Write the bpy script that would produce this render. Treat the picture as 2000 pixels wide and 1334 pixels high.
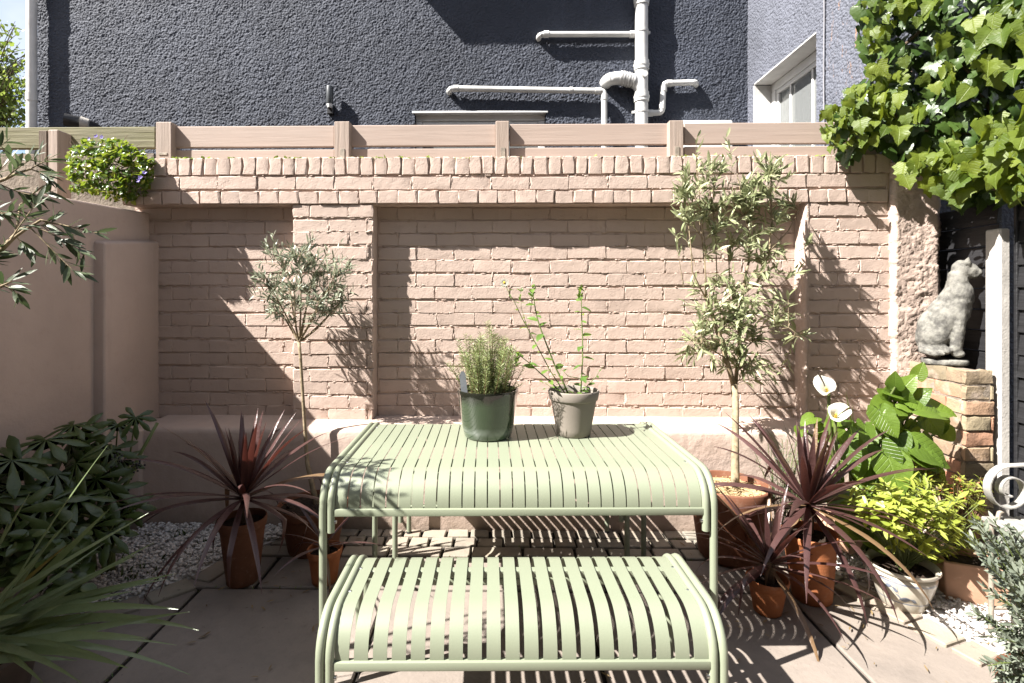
import bpy, bmesh, math, random
import numpy as np
from mathutils import Vector, Matrix, Quaternion
for o in list(bpy.data.objects): bpy.data.objects.remove(o)
S = bpy.context.scene
COL = S.collection
R = math.radians
# ------------------------------------------------------------------ camera, world, sun, exposure
CH, CD, YAW, F, CX, CY = 1.38, 3.255, 0.017, 1025.0, 965.0, 575.0
cam = bpy.data.cameras.new('camera'); camo = bpy.data.objects.new('camera', cam); COL.objects.link(camo)
camo.location = (0, -CD, CH); camo.rotation_euler = (R(90), 0, YAW)
cam.sensor_width = 36; cam.lens = F / 2000 * 36; cam.shift_x = 0.0175; cam.shift_y = -0.046
cam.clip_start = 0.05; cam.clip_end = 500
S.camera = camo
SUN = Vector((.88, .385, -1.0)).normalized()
w = bpy.data.worlds.new('World'); S.world = w; w.use_nodes = True
nt = w.node_tree; nt.nodes.clear()
sky = nt.nodes.new('ShaderNodeTexSky'); sky.sky_type = 'NISHITA'; sky.sun_disc = False
sky.sun_elevation = math.asin(-SUN.z); sky.sun_rotation = math.atan2(-SUN.x, -SUN.y) % (2 * math.pi)
sky.air_density = 1.0; sky.dust_density = 1.2; sky.ozone_density = 1.0
bg = nt.nodes.new('ShaderNodeBackground'); bg.inputs[1].default_value = 0.05
wo = nt.nodes.new('ShaderNodeOutputWorld')
# thin broken cloud over the whole sky
tcs = nt.nodes.new('ShaderNodeTexCoord'); cn = nt.nodes.new('ShaderNodeTexNoise'); cn.inputs['Scale'].default_value = 2.2; cn.inputs['Detail'].default_value = 6
cr_ = nt.nodes.new('ShaderNodeMapRange'); cr_.inputs[1].default_value = .40; cr_.inputs[2].default_value = .62; cr_.inputs[4].default_value = .85
cm = nt.nodes.new('ShaderNodeMix'); cm.data_type = 'RGBA'; cm.inputs[7].default_value = (7.0, 7.0, 7.2, 1)
nt.links.new(tcs.outputs['Generated'], cn.inputs['Vector']); nt.links.new(cn.outputs['Fac'], cr_.inputs[0]); nt.links.new(cr_.outputs[0], cm.inputs[0])
nt.links.new(sky.outputs[0], cm.inputs[6]); nt.links.new(cm.outputs[2], bg.inputs[0]); nt.links.new(bg.outputs[0], wo.inputs[0])
sl = bpy.data.lights.new('sun', 'SUN'); sl.energy = 5.0; sl.angle = R(0.5); sl.color = (1.0, .95, .89)
so = bpy.data.objects.new('sun', sl); COL.objects.link(so); so.location = (-4, -4, 6)
so.rotation_euler = SUN.to_track_quat('-Z', 'Y').to_euler()
S.view_settings.view_transform = 'Standard'; S.view_settings.look = 'None'
S.view_settings.gamma = 1; S.view_settings.use_curve_mapping = False
S.view_settings.exposure = 2.0
S.cycles.max_bounces = 8; S.cycles.transparent_max_bounces = 8; S.cycles.transmission_bounces = 4
S.cycles.caustics_reflective = False; S.cycles.caustics_refractive = False
# ------------------------------------------------------------------ measuring helpers (a point of the photo at a real plane)
_f = Vector((-math.sin(YAW), math.cos(YAW), 0)); _r = Vector((math.cos(YAW), math.sin(YAW), 0)); CAM = Vector((0, -CD, CH))
def ray(px, py): return _f * F + _r * (px - CX) + Vector((0, 0, CY - py))
def P(px, py, Y): d = ray(px, py); return CAM + d * ((Y - CAM.y) / d.y)
def G(px, py, z=0.0): d = ray(px, py); return CAM + d * ((z - CAM.z) / d.z)
def PX(px, py, X): d = ray(px, py); return CAM + d * ((X - CAM.x) / d.x)
def D(px, py, d): return CAM + ray(px, py) * (d / F)      # at axial distance d
def rr(a, b): return random.uniform(a, b)
def rv(s=1.0): return Vector((rr(-s, s), rr(-s, s), rr(-s, s)))
# ------------------------------------------------------------------ mesh builder
class MB:
    def __init__(s): s.v = []; s.f = []
    def add(s, vs, fs):
        o = len(s.v); s.v += [tuple(p) for p in vs]; s.f += [tuple(i + o for i in q) for q in fs]; return s
    def box(s, x0, x1, y0, y1, z0, z1):
        return s.add([(x0,y0,z0),(x1,y0,z0),(x1,y1,z0),(x0,y1,z0),(x0,y0,z1),(x1,y0,z1),(x1,y1,z1),(x0,y1,z1)],
              [(0,3,2,1),(4,5,6,7),(0,1,5,4),(1,2,6,5),(2,3,7,6),(3,0,4,7)])
    def prism(s, poly, z0, z1):
        n = len(poly); a = 0
        for i in range(n): a += poly[i][0]*poly[(i+1)%n][1]-poly[(i+1)%n][0]*poly[i][1]
        if a < 0: poly = poly[::-1]
        vs = [(x,y,z0) for x,y in poly]+[(x,y,z1) for x,y in poly]
        return s.add(vs, [tuple(range(n-1,-1,-1)), tuple(range(n,2*n))]+[(i,(i+1)%n,n+(i+1)%n,n+i) for i in range(n)])
    def tube(s, path, r, n=8, caps=True):
        path = [Vector(p) for p in path]; m = len(path)
        rad = r if isinstance(r, (list, tuple)) else [r]*m
        t0 = (path[1]-path[0]).normalized()
        u = t0.cross(Vector((0,0,1)));
        if u.length < 1e-3: u = t0.cross(Vector((1,0,0)))
        u.normalize(); vs = []; fs = []; tp = t0
        for i in range(m):
            t = (path[min(i+1,m-1)]-path[max(i-1,0)]).normalized()
            q = tp.rotation_difference(t); u = q @ u; u = (u - t*u.dot(t)).normalized(); tp = t; b = t.cross(u)
            for k in range(n):
                a = 2*math.pi*k/n; vs.append(path[i]+(u*math.cos(a)+b*math.sin(a))*rad[i])
        for i in range(m-1):
            for k in range(n):
                k2 = (k+1)%n; fs.append((i*n+k, i*n+k2, (i+1)*n+k2, (i+1)*n+k))
        if caps: fs += [tuple(range(n-1,-1,-1)), tuple((m-1)*n+k for k in range(n))]
        return s.add(vs, fs)
    def lathe(s, prof, n=36, c=(0,0,0), wob=0.0):
        vs = []; fs = []; m = len(prof)
        for (r,z) in prof:
            for k in range(n):
                a = 2*math.pi*k/n; rw = r*(1+wob*math.sin(3*a+z*9))
                vs.append((c[0]+rw*math.cos(a), c[1]+rw*math.sin(a), c[2]+z))
        for i in range(m-1):
            for k in range(n):
                k2=(k+1)%n; fs.append((i*n+k, i*n+k2, (i+1)*n+k2, (i+1)*n+k))
        return s.add(vs, fs)
    def disc(s, r, z, n=36, c=(0,0,0), bump=0.0):
        vs=[(c[0],c[1],c[2]+z)]; rings=4
        for j in range(1,rings+1):
            for k in range(n):
                a=2*math.pi*k/n; q=r*j/rings; vs.append((c[0]+q*math.cos(a), c[1]+q*math.sin(a), c[2]+z+(rr(-bump,bump) if j<rings else 0)))
        fs=[(0,1+k,1+(k+1)%n) for k in range(n)]
        for j in range(rings-1):
            for k in range(n):
                k2=(k+1)%n; a=1+j*n; b=a+n; fs.append((a+k,b+k,b+k2,a+k2))
        return s.add(vs, fs)
    def ell(s, c, r, n=10, m=6):
        vs=[(c[0],c[1],c[2]-r[2])]; fs=[]
        for j in range(1,m):
            ph=-math.pi/2+math.pi*j/m
            for k in range(n):
                a=2*math.pi*k/n; vs.append((c[0]+r[0]*math.cos(ph)*math.cos(a), c[1]+r[1]*math.cos(ph)*math.sin(a), c[2]+r[2]*math.sin(ph)))
        vs.append((c[0],c[1],c[2]+r[2])); L=len(vs)-1
        for k in range(n):
            k2=(k+1)%n; fs.append((0,1+k2,1+k)); fs.append((L,1+(m-2)*n+k,1+(m-2)*n+k2))
            for j in range(m-2):
                a=1+j*n; fs.append((a+k,a+k2,a+n+k2,a+n+k))
        return s.add(vs,fs)
    def ribbon(s, path, widths, side, fold=0.15):
        """strap with a V section; side = list of side vectors"""
        o=len(s.v); m=len(path)
        for i in range(m):
            p=Vector(path[i]); t=(Vector(path[min(i+1,m-1)])-Vector(path[max(i-1,0)])).normalized()
            sd=side[i] if isinstance(side,list) else side
            sd=(sd-t*sd.dot(t)).normalized(); nn=sd.cross(t)
            hw=widths[i]/2
            s.v += [tuple(p-sd*hw+nn*hw*fold), tuple(p), tuple(p+sd*hw+nn*hw*fold)]
        for i in range(m-1):
            a=o+i*3; b=a+3; s.f += [(a,a+1,b+1,b),(a+1,a+2,b+2,b+1)]
        return s
    def mesh(s, name, smooth=True, angle=35, bevel=0, seg=1):
        me = bpy.data.meshes.new(name); me.from_pydata(s.v, [], s.f)
        if bevel:
            bm=bmesh.new(); bm.from_mesh(me)
            ed=[e for e in bm.edges if len(e.link_faces)==2 and e.calc_face_angle(0)>R(40)]
            bmesh.ops.bevel(bm, geom=ed, offset=bevel, segments=seg, affect='EDGES', profile=.5, clamp_overlap=True)
            bm.to_mesh(me); bm.free()
        if smooth:
            me.polygons.foreach_set('use_smooth',[True]*len(me.polygons))
            if angle<180: me.set_sharp_from_angle(angle=R(angle))
        me.update(); return me
def thing(name, label, cat, loc=(0,0,0), rotz=0, group=None):
    o=bpy.data.objects.new(name,None); COL.objects.link(o); o.location=loc; o.rotation_euler=(0,0,rotz); o.empty_display_size=.05
    o['label']=label; o['category']=cat
    if group: o['group']=group
    return o
def link(name, me, mat, parent=None, M=None, kind=None, label=None):
    if mat is not None and not me.materials: me.materials.append(mat)
    o=bpy.data.objects.new(name,me); COL.objects.link(o)
    if parent is not None: o.parent=parent
    if M is not None: o.matrix_local=M
    if kind: o['kind']=kind
    if label: o['label']=label
    return o
def part(root, name, mb, mat, world=True, parent=None, **k):
    """mb in world coordinates unless world=False; parent = part for a sub-part"""
    kind=k.pop('kind',None); label=k.pop('label',None)
    if world and root is not None:
        L=root.location; mb.v=[(x-L.x,y-L.y,z-L.z) for x,y,z in mb.v]
    return link(name, mb.mesh(name,**k), mat, parent or root, kind=kind, label=label)
def struct(name, mb, mat, parent=None, kind='structure', **k):
    return link(name, mb.mesh(name,**k), mat, parent, kind=kind if parent is None or kind=='stuff' else None)
def copy_tree(o, parent=None):
    c=o.copy(); COL.objects.link(c)
    if parent is not None: c.parent=parent
    for ch in list(o.children): copy_tree(ch,c)
    return c
def frame(loc, d, n, s=1.0):
    """leaf frame: local Y along d, local Z near n"""
    y=Vector(d).normalized(); z=Vector(n); z=(z-y*z.dot(y))
    if z.length<1e-4: z=Vector((.3,.1,1)); z=z-y*z.dot(y)
    z.normalize(); x=y.cross(z)
    M=Matrix((x,y,z)).transposed().to_4x4()
    M=M @ Matrix.Scale(s,4); M.translation=Vector(loc); return M
def joined(name, protos, mats, angle=180):
    """one mesh of many transformed copies; mats = [(proto index, Matrix)]"""
    cache=[]
    for me in protos:
        v=np.empty(len(me.vertices)*3); me.vertices.foreach_get('co',v); cache.append((v.reshape(-1,3),[tuple(p.vertices) for p in me.polygons]))
    V=[]; Fc=[]; o=0
    for i,M in mats:
        v,fs=cache[i]; A=np.array(M.to_3x3()); t=np.array(M.translation)
        V.append(v@A.T+t); Fc += [tuple(j+o for j in q) for q in fs]; o+=len(v)
    me=bpy.data.meshes.new(name); me.from_pydata(np.concatenate(V).tolist(),[],Fc)
    me.polygons.foreach_set('use_smooth',[True]*len(me.polygons))
    if angle<180: me.set_sharp_from_angle(angle=R(angle))
    me.update(); return me
def scatter(root, name, protos, mats, mat, limit=300, rest='foliage'):
    """nearest `limit` copies as parts of their own, the others joined as stuff"""
    L=root.location; T=Matrix.Translation(-L)
    mats=sorted(mats, key=lambda q:(q[1].translation-CAM).length/ max(q[1].to_scale().x,1e-6))
    for me in protos:
        if not me.materials: me.materials.append(mat)
    for i,M in mats[:limit]: link(name, protos[i], None, root, T@M)
    if len(mats)>limit:
        link(rest, joined(rest,protos,[(i,T@M) for i,M in mats[limit:]]), mat, root, kind='stuff')
# ------------------------------------------------------------------ materials
def newmat(name):
    m=bpy.data.materials.new(name); m.use_nodes=True; nt=m.node_tree
    return m, nt, nt.nodes['Principled BSDF'], nt.nodes['Material Output']
def N(nt, t, **k):
    n=nt.nodes.new('ShaderNode'+t)
    for a,b in k.items():
        if a.startswith('i_'):
            key=a[2:]; key=int(key) if key.isdigit() else key
            n.inputs[key].default_value=b
        else: setattr(n,a,b)
    return n
def pos(nt, scale=(1,1,1), local=False):
    g=N(nt,'TexCoord').outputs['Object'] if local else N(nt,'NewGeometry').outputs['Position']
    if scale==(1,1,1): return g
    m=N(nt,'VectorMath',operation='MULTIPLY'); nt.links.new(g,m.inputs[0]); m.inputs[1].default_value=scale; return m.outputs[0]
def noise(nt, v, scale, detail=4, rough=.55):
    n=N(nt,'TexNoise'); n.inputs['Scale'].default_value=scale; n.inputs['Detail'].default_value=detail; n.inputs['Roughness'].default_value=rough
    nt.links.new(v,n.inputs['Vector']); return n.outputs['Fac']
def ramp(nt, fac, a, b, lo=0.0, hi=1.0):
    r=N(nt,'MapRange'); r.inputs[1].default_value=a; r.inputs[2].default_value=b; r.inputs[3].default_value=lo; r.inputs[4].default_value=hi
    nt.links.new(fac,r.inputs[0]); return r.outputs[0]
def mix(nt, fac, a, b):
    n=N(nt,'Mix',data_type='RGBA')
    if isinstance(fac,float): n.inputs[0].default_value=fac
    else: nt.links.new(fac,n.inputs[0])
    for s,c in ((6,a),(7,b)):
        if isinstance(c,tuple): n.inputs[s].default_value=(*c,1)
        else: nt.links.new(c,n.inputs[s])
    return n.outputs[2]
def math2(nt, op, a, b):
    n=N(nt,'Math',operation=op)
    for i,c in ((0,a),(1,b)):
        if isinstance(c,(int,float)): n.inputs[i].default_value=c
        else: nt.links.new(c,n.inputs[i])
    return n.outputs[0]
def bump(nt, bs, h, dist, strength=1.0):
    b=N(nt,'Bump'); b.inputs['Strength'].default_value=strength; b.inputs['Distance'].default_value=dist
    nt.links.new(h,b.inputs['Height'])
    cur=bs.inputs['Normal'].links
    if cur: nt.links.new(cur[0].from_socket,b.inputs['Normal'])
    nt.links.new(b.outputs[0],bs.inputs['Normal'])
def setc(nt, bs, c):
    if isinstance(c,tuple): bs.inputs['Base Color'].default_value=(*c,1)
    else: nt.links.new(c,bs.inputs['Base Color'])
def plain(name, c, rough=.5, metal=0, var=.12, scale=8, bd=0.0, bscale=60, spec=.5, local=True):
    m,nt,bs,o=newmat(name); v=pos(nt,local=local)
    n=noise(nt,v,scale,5); c2=tuple(x*(1-2*var) for x in c); c1=tuple(min(1,x*(1+var)) for x in c)
    setc(nt,bs,mix(nt,ramp(nt,n,.3,.7),c2,c1)); bs.inputs['Roughness'].default_value=rough; bs.inputs['Metallic'].default_value=metal
    bs.inputs['Specular IOR Level'].default_value=spec
    if bd: bump(nt,bs,noise(nt,v,bscale,5,.6),bd)
    return m
def pinkpaint(name, base, fine=.0015, pits=.003, med=.003):
    m,nt,bs,o=newmat(name); v=pos(nt)
    a=noise(nt,v,2.2,5); b=noise(nt,v,14,4); 
    c=mix(nt,ramp(nt,a,.3,.7),tuple(x*.9 for x in base),tuple(x*1.06 for x in base))
    c=mix(nt,ramp(nt,b,.58,.78,0,.35),c,tuple(x*q for x,q in zip(base,(.82,.78,.74))))
    # rain streaks, and soil splash with a ragged edge near the ground
    st=noise(nt,pos(nt,(5,5,.5)),2.2,5,.6); c=mix(nt,ramp(nt,st,.56,.8,0,.28),c,tuple(x*q for x,q in zip(base,(.62,.60,.56))))
    gz=N(nt,'SeparateXYZ'); nt.links.new(v,gz.inputs[0]); sp=math2(nt,'ADD',gz.outputs[2],math2(nt,'MULTIPLY',noise(nt,v,7,5,.65),-.34))
    c=mix(nt,ramp(nt,sp,.02,-.20,0,.6),c,(.17,.13,.09))
    setc(nt,bs,c); bs.inputs['Roughness'].default_value=.72; bs.inputs['Specular IOR Level'].default_value=.25
    if med: bump(nt,bs,noise(nt,v,22,3,.5),med)
    bump(nt,bs,noise(nt,v,110,5,.65),fine)
    if pits:
        vo=N(nt,'TexVoronoi'); vo.inputs['Scale'].default_value=48; nt.links.new(v,vo.inputs['Vector'])
        rnd=N(nt,'SeparateColor'); nt.links.new(vo.outputs['Color'],rnd.inputs[0])
        rad=ramp(nt,rnd.outputs[0],.70,1.0,0,.30)
        h=math2(nt,'LESS_THAN',vo.outputs['Distance'],rad); sm=math2(nt,'MULTIPLY',h,-1.0); bump(nt,bs,sm,pits)
    return m
PINK=(.445,.350,.297)
M_brick=pinkpaint('painted_brick',PINK,.0022,.007,.003)
M_mortar=pinkpaint('painted_mortar',PINK,.003,0,.008)
M_render=pinkpaint('painted_render',PINK,.0012,0,.0035)
M_rough=pinkpaint('rough_render',PINK,.004,0,.012)
M_patchy=pinkpaint('patchy_render',PINK,.002,0,.005)
def dash(name, base, stain=False):
    m,nt,bs,o=newmat(name); v=pos(nt)
    a=noise(nt,v,1.3,5); c=mix(nt,ramp(nt,a,.3,.7),tuple(x*.8 for x in base),tuple(x*1.18 for x in base)); sk=noise(nt,pos(nt,(4,4,.35)),2.0,5,.6); c=mix(nt,ramp(nt,sk,.55,.75,0,.35),c,tuple(x*1.6 for x in base))
    if stain:
        s=noise(nt,pos(nt,(7,7,1.6)),3.2,6,.7); gx=N(nt,'SeparateXYZ'); nt.links.new(N(nt,'NewGeometry').outputs['Position'],gx.inputs[0])
        k=ramp(nt,gx.outputs[1],.85,.55); st=math2(nt,'MULTIPLY',ramp(nt,s,.58,.66),k)
        c=mix(nt,st,c,(.26,.15,.09))
    setc(nt,bs,c); bs.inputs['Roughness'].default_value=.75; bs.inputs['Specular IOR Level'].default_value=.35
    vo=N(nt,'TexVoronoi'); vo.inputs['Scale'].default_value=48; nt.links.new(v,vo.inputs['Vector'])
    bump(nt,bs,vo.outputs['Distance'],-.008); bump(nt,bs,noise(nt,v,90,4,.7),.006)
    return m
M_house=dash('dark_pebbledash',(.042,.049,.068)); M_return_sunlit=dash('sunlit_stained_pebbledash',(.105,.113,.14),True)  # return shares the house paint; its lighter base holds the direct sunlight
def wood(name, base, dark, axis=0, gd=.0012, rough=.6, mixhi=.7, local=False):
    m,nt,bs,o=newmat(name); sc=[26,26,26]; sc[axis]=1.3; v=pos(nt,tuple(sc),local)
    n=noise(nt,v,1.6,6,.65); a=noise(nt,pos(nt),4,4)
    c=mix(nt,ramp(nt,n,.35,mixhi),dark,base); c=mix(nt,ramp(nt,a,.45,.8,0,.4),c,tuple(x*.8 for x in base))
    setc(nt,bs,c); bs.inputs['Roughness'].default_value=rough; bs.inputs['Specular IOR Level'].default_value=.3
    bump(nt,bs,n,gd*2.5); return m
M_rail=wood('painted_wood',(.35,.28,.24),(.33,.26,.22),gd=.0007)
M_post=wood('painted_post_wood',(.34,.275,.235),(.28,.22,.18),2,.002)
M_moss=wood('mossy_wood',(.20,.185,.125),(.13,.125,.065),0,.0025,.85)
M_weather=wood('weathered_wood',(.17,.13,.10),(.07,.055,.045),2,.004,.9)
M_black=wood('black_board_wood',(.022,.022,.024),(.012,.012,.013),1,.002,.45)
M_white=plain('white_pipe_plastic',(.60,.60,.585),.38,0,.09,7)
M_upvc=plain('white_window_plastic',(.64,.64,.63),.3,0,.05)
M_sill=plain('white_reveal_paint',(.58,.57,.55),.7,0,.12,5,.002,60)
M_green=plain('sage_green_paint',(.195,.217,.155),.42,0,.03,3,.00025,220,.5)
M_bolt=plain('steel_bolt',(.55,.55,.52),.3,1,.05)
def terracotta(name, base, bloom=.25, rough=.75):
    m,nt,bs,o=newmat(name); v=pos(nt,local=True)
    a=noise(nt,v,9,5); b=noise(nt,v,28,6,.7)
    c=mix(nt,ramp(nt,a,.3,.7),tuple(x*.8 for x in base),tuple(x*1.1 for x in base))
    c=mix(nt,ramp(nt,b,.55,.8,0,bloom),c,(.45,.36,.28)); setc(nt,bs,c)
    bs.inputs['Roughness'].default_value=rough; bs.inputs['Specular IOR Level'].default_value=.3
    bump(nt,bs,b,.0012); bump(nt,bs,noise(nt,pos(nt,(1,1,40),True),2,3),.0008); return m
M_terra=terracotta('terracotta',(.30,.105,.04)); M_terra_old=terracotta('weathered_terracotta',(.15,.062,.034),.25)
M_terra_pale=terracotta('pale_terracotta',(.40,.24,.16),.5)
M_soil=plain('soil',(.035,.024,.017),.95,0,.3,40,.012,50,.2)
M_mulch=plain('straw_mulch',(.42,.31,.17),.9,0,.2,30,.01,60,.2)
M_greypot=plain('matt_grey_pot',(.20,.175,.15),.7,0,.05,6,.0004,90,.3)
M_slate=plain('slate_tag',(.10,.11,.12),.5,0,.1,12,.001,50)
M_concrete=plain('concrete',(.42,.40,.37),.85,0,.1,9,.003,90,.2)
M_iron=plain('pale_painted_iron',(.30,.29,.27),.55,.1,.2,18,.001,90)
M_rust=plain('weathered_iron',(.30,.26,.21),.6,.2,.25,20,.001,90)
M_lamp=plain('dark_grey_lamp',(.06,.065,.07),.35,.3,.05)
M_dark=plain('dark_plastic',(.02,.02,.022),.4,0,.1)
M_cable=plain('grey_cable',(.20,.20,.22),.6)
M_curtain=plain('white_curtain',(.36,.35,.33),.9,0,.06,6)
M_roomdark=plain('dim_room',(.05,.047,.045),.9)  # dark colour stands in for the unlit rooms behind the windows
m,nt_,bs,_=newmat('window_glass'); setc(nt_,bs,(.9,.95,.95)); bs.inputs['Roughness'].default_value=.02; bs.inputs['Transmission Weight'].default_value=.85; bs.inputs['IOR'].default_value=1.45
M_glass=m
# green glazed pot
m,nt_,bs,_=newmat('green_glaze'); v=pos(nt_,local=True); g=N(nt_,'SeparateXYZ'); nt_.links.new(v,g.inputs[0])
zz=math2(nt_,'ADD',g.outputs[2],math2(nt_,'MULTIPLY',noise(nt_,v,14,4),.03))
c=mix(nt_,ramp(nt_,zz,.165,.20),mix(nt_,ramp(nt_,zz,.045,.058),(.06,.085,.055),mix(nt_,noise(nt_,v,25,5),(.018,.030,.015),(.030,.044,.022))),(.012,.013,.009))
c=mix(nt_,math2(nt_,'MULTIPLY',ramp(nt_,zz,.034,.046),ramp(nt_,zz,.075,.05)),c,(.11,.13,.11))
setc(nt_,bs,c); bs.inputs['Roughness'].default_value=.09; bs.inputs['Coat Weight'].default_value=.6; M_glaze=m
def slabmat(name, cols, wet=.75):
    m,nt,bs,o=newmat(name); v=pos(nt)
    oi=N(nt,'ObjectInfo').outputs['Random']
    a=noise(nt,v,2.6,6,.6); b=noise(nt,v,17,6,.65)
    c=mix(nt,oi,cols[0],cols[1]); c=mix(nt,ramp(nt,a,.35,.7),c,cols[2]); c=mix(nt,ramp(nt,b,.5,.8,0,.4),c,tuple(x*.6 for x in cols[0])); d=noise(nt,v,1.1,7,.7); c=mix(nt,ramp(nt,d,.52,.66,0,.45),c,tuple(x*.62 for x in cols[2])); e=noise(nt,v,44,3,.5); c=mix(nt,ramp(nt,e,.68,.76,0,.6),c,(.07,.055,.045))
    setc(nt,bs,c); bs.inputs['Roughness'].default_value=wet; bs.inputs['Specular IOR Level'].default_value=.3
    bump(nt,bs,a,.012); bump(nt,bs,b,.003); bump(nt,bs,noise(nt,v,120,4),.0008); return m
M_slab=slabmat('sandstone_slab',((.20,.17,.145),(.235,.20,.172),(.18,.155,.135)))
M_sett=slabmat('sandstone_sett',((.25,.205,.165),(.30,.26,.20),(.20,.185,.155)))
M_joint=plain('dark_joint',(.02,.017,.014),.95,0,.3,30,.004,80,.2,False)
M_ground=plain('earth',(.09,.07,.05),.95,0,.3,6,.02,12,.2,False)
m,nt_,bs,_=newmat('white_pebble'); isl=N(nt_,'NewGeometry').outputs['Random Per Island']
setc(nt_,bs,mix(nt_,isl,(.37,.34,.315),(.64,.61,.58))); bs.inputs['Roughness'].default_value=.7; M_pebble=m
def oldbrick(name):
    m,nt,bs,o=newmat(name); v=pos(nt); oi=N(nt,'ObjectInfo').outputs['Random']
    r=N(nt,'ValToRGB'); nt.links.new(oi,r.inputs[0]); cr=r.color_ramp; cr.elements[0].color=(.33,.14,.085,1); cr.elements[1].color=(.17,.14,.09,1)
    for p_,c_ in ((.3,(.34,.19,.12,1)),(.55,(.26,.22,.14,1)),(.8,(.22,.15,.10,1))):
        e=cr.elements.new(p_); e.color=c_
    b=noise(nt,v,22,6,.7); a=noise(nt,v,9,5)
    c=mix(nt,ramp(nt,b,.5,.75,0,.5),r.outputs[0],(.10,.085,.07)); c=mix(nt,ramp(nt,a,.56,.72,0,.7),c,(.45,.36,.30))
    setc(nt,bs,c); bs.inputs['Roughness'].default_value=.9; bump(nt,bs,b,.006); bump(nt,bs,noise(nt,v,90,4),.002); return m
M_oldbrick=oldbrick('old_brick'); M_oldmortar=plain('old_mortar',(.22,.185,.15),.95,0,.2,12,.008,40,.2,False)
def stonemat():
    m,nt,bs,o=newmat('mossy_cast_stone'); v=pos(nt,local=True)
    a=noise(nt,v,11,6,.65); b=noise(nt,v,45,6,.7)
    c=mix(nt,ramp(nt,a,.42,.6),(.085,.082,.076),(.20,.195,.175)); c=mix(nt,ramp(nt,b,.5,.72,0,.55),c,(.25,.245,.21)); c=mix(nt,ramp(nt,b,.3,.42,.6,0),c,(.05,.05,.045))
    setc(nt,bs,c); bs.inputs['Roughness'].default_value=.95; bs.inputs['Specular IOR Level'].default_value=.2; bump(nt,bs,b,.004); bump(nt,bs,a,.006); return m
M_stone=stonemat()
def leafmat(name, lo, hi, trans=.35, rough=.42, tcol=None, spec=.5, odd=None, veins=False):
    m,nt,bs,out=newmat(name)
    oi=N(nt,'ObjectInfo').outputs['Random']; isl=N(nt,'NewGeometry').outputs['Random Per Island']
    f=math2(nt,'FRACT',math2(nt,'ADD',math2(nt,'MULTIPLY',oi,7.3),isl),0.0)
    c=mix(nt,f,lo,hi)
    if odd: c=mix(nt,math2(nt,'GREATER_THAN',f,odd[1]),c,odd[0])
    nz=noise(nt,pos(nt),30,3); c=mix(nt,ramp(nt,nz,.4,.8,0,.25),c,tuple(x*.6 for x in lo))
    setc(nt,bs,c); bs.inputs['Roughness'].default_value=rough; bs.inputs['Specular IOR Level'].default_value=spec
    if trans:
        t=N(nt,'BsdfTranslucent'); 
        tc=mix(nt,f,tcol or tuple(x*1.5 for x in lo), tcol or tuple(x*1.5 for x in hi)); nt.links.new(tc,t.inputs[0])
        mx=N(nt,'MixShader'); mx.inputs[0].default_value=trans
        nt.links.new(bs.outputs[0],mx.inputs[1]); nt.links.new(t.outputs[0],mx.inputs[2]); nt.links.new(mx.outputs[0],out.inputs[0])
    if veins:   # midrib and side veins, in the leaf's own coordinates
        sx=N(nt,'SeparateXYZ'); nt.links.new(pos(nt,local=True),sx.inputs[0]); ax=math2(nt,'ABSOLUTE',sx.outputs[0],0.0)
        q=math2(nt,'SUBTRACT',sx.outputs[1],math2(nt,'MULTIPLY',ax,.75)); wv=math2(nt,'ABSOLUTE',math2(nt,'SINE',math2(nt,'MULTIPLY',q,22.0),0.0),0.0)
        vv=math2(nt,'MINIMUM',ramp(nt,wv,0,.35),ramp(nt,ax,0,.03)); bump(nt,bs,vv,.004,.45)
        c2=mix(nt,ramp(nt,math2(nt,'MINIMUM',ramp(nt,wv,0,.14),ramp(nt,ax,.004,.014)),0,1,.3,0),c,tuple(min(1,x*1.7) for x in hi)); setc(nt,bs,c2)
    bump(nt,bs,noise(nt,pos(nt),60,3),.002)
    return m
M_olive=leafmat('olive_leaf',(.17,.20,.095),(.36,.38,.22),.22,.42)
M_olive2=leafmat('grey_olive_leaf',(.13,.155,.10),(.28,.30,.215),.2,.42)
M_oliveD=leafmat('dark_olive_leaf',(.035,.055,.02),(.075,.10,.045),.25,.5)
M_ivy=leafmat('ivy_leaf',(.05,.085,.010),(.13,.165,.018),.3,.5,(.30,.38,.03),.35,veins=True)
M_ivyshade=leafmat('shade_toned_ivy_leaf',(.03,.06,.012),(.055,.095,.018),.2,.4)  # darker ivy green; the inner layer's shade is put into the colour
M_cord=leafmat('burgundy_strap_leaf',(.045,.021,.02),(.085,.044,.04),.16,.34,(.15,.04,.028),odd=((.15,.095,.05),.94))
M_iris=leafmat('strap_leaf',(.11,.15,.07),(.16,.20,.10),.22,.32,(.20,.28,.05),odd=((.16,.09,.02),.985))
M_fatsia=leafmat('fatsia_leaf',(.034,.056,.012),(.06,.088,.02),.15,.36,(.08,.15,.02))
M_calla=leafmat('calla_leaf',(.055,.10,.012),(.115,.18,.022),.3,.42,(.25,.38,.03),veins=True)
M_choisya=leafmat('golden_leaf',(.18,.23,.03),(.32,.36,.07),.35,.4,(.50,.52,.08))
M_nandina=leafmat('bronze_green_leaf',(.12,.15,.025),(.28,.22,.05),.35,.45,(.45,.35,.06),odd=((.34,.12,.04),.8))
M_rosemary=leafmat('rosemary_needle',(.11,.15,.045),(.26,.30,.12),.2,.45)
M_daisy=leafmat('daisy_leaf',(.07,.14,.03),(.13,.22,.04),.35,.4,(.28,.40,.05))
M_camp=leafmat('bellflower_leaf',(.05,.11,.015),(.10,.17,.02),.3,.28,(.25,.33,.03),odd=((.26,.28,.04),.8))
M_lav=leafmat('grey_green_leaf',(.11,.135,.10),(.20,.225,.17),.15,.6)
M_tree=leafmat('garden_tree_leaf',(.10,.15,.02),(.20,.25,.05),.4,.45)
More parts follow.
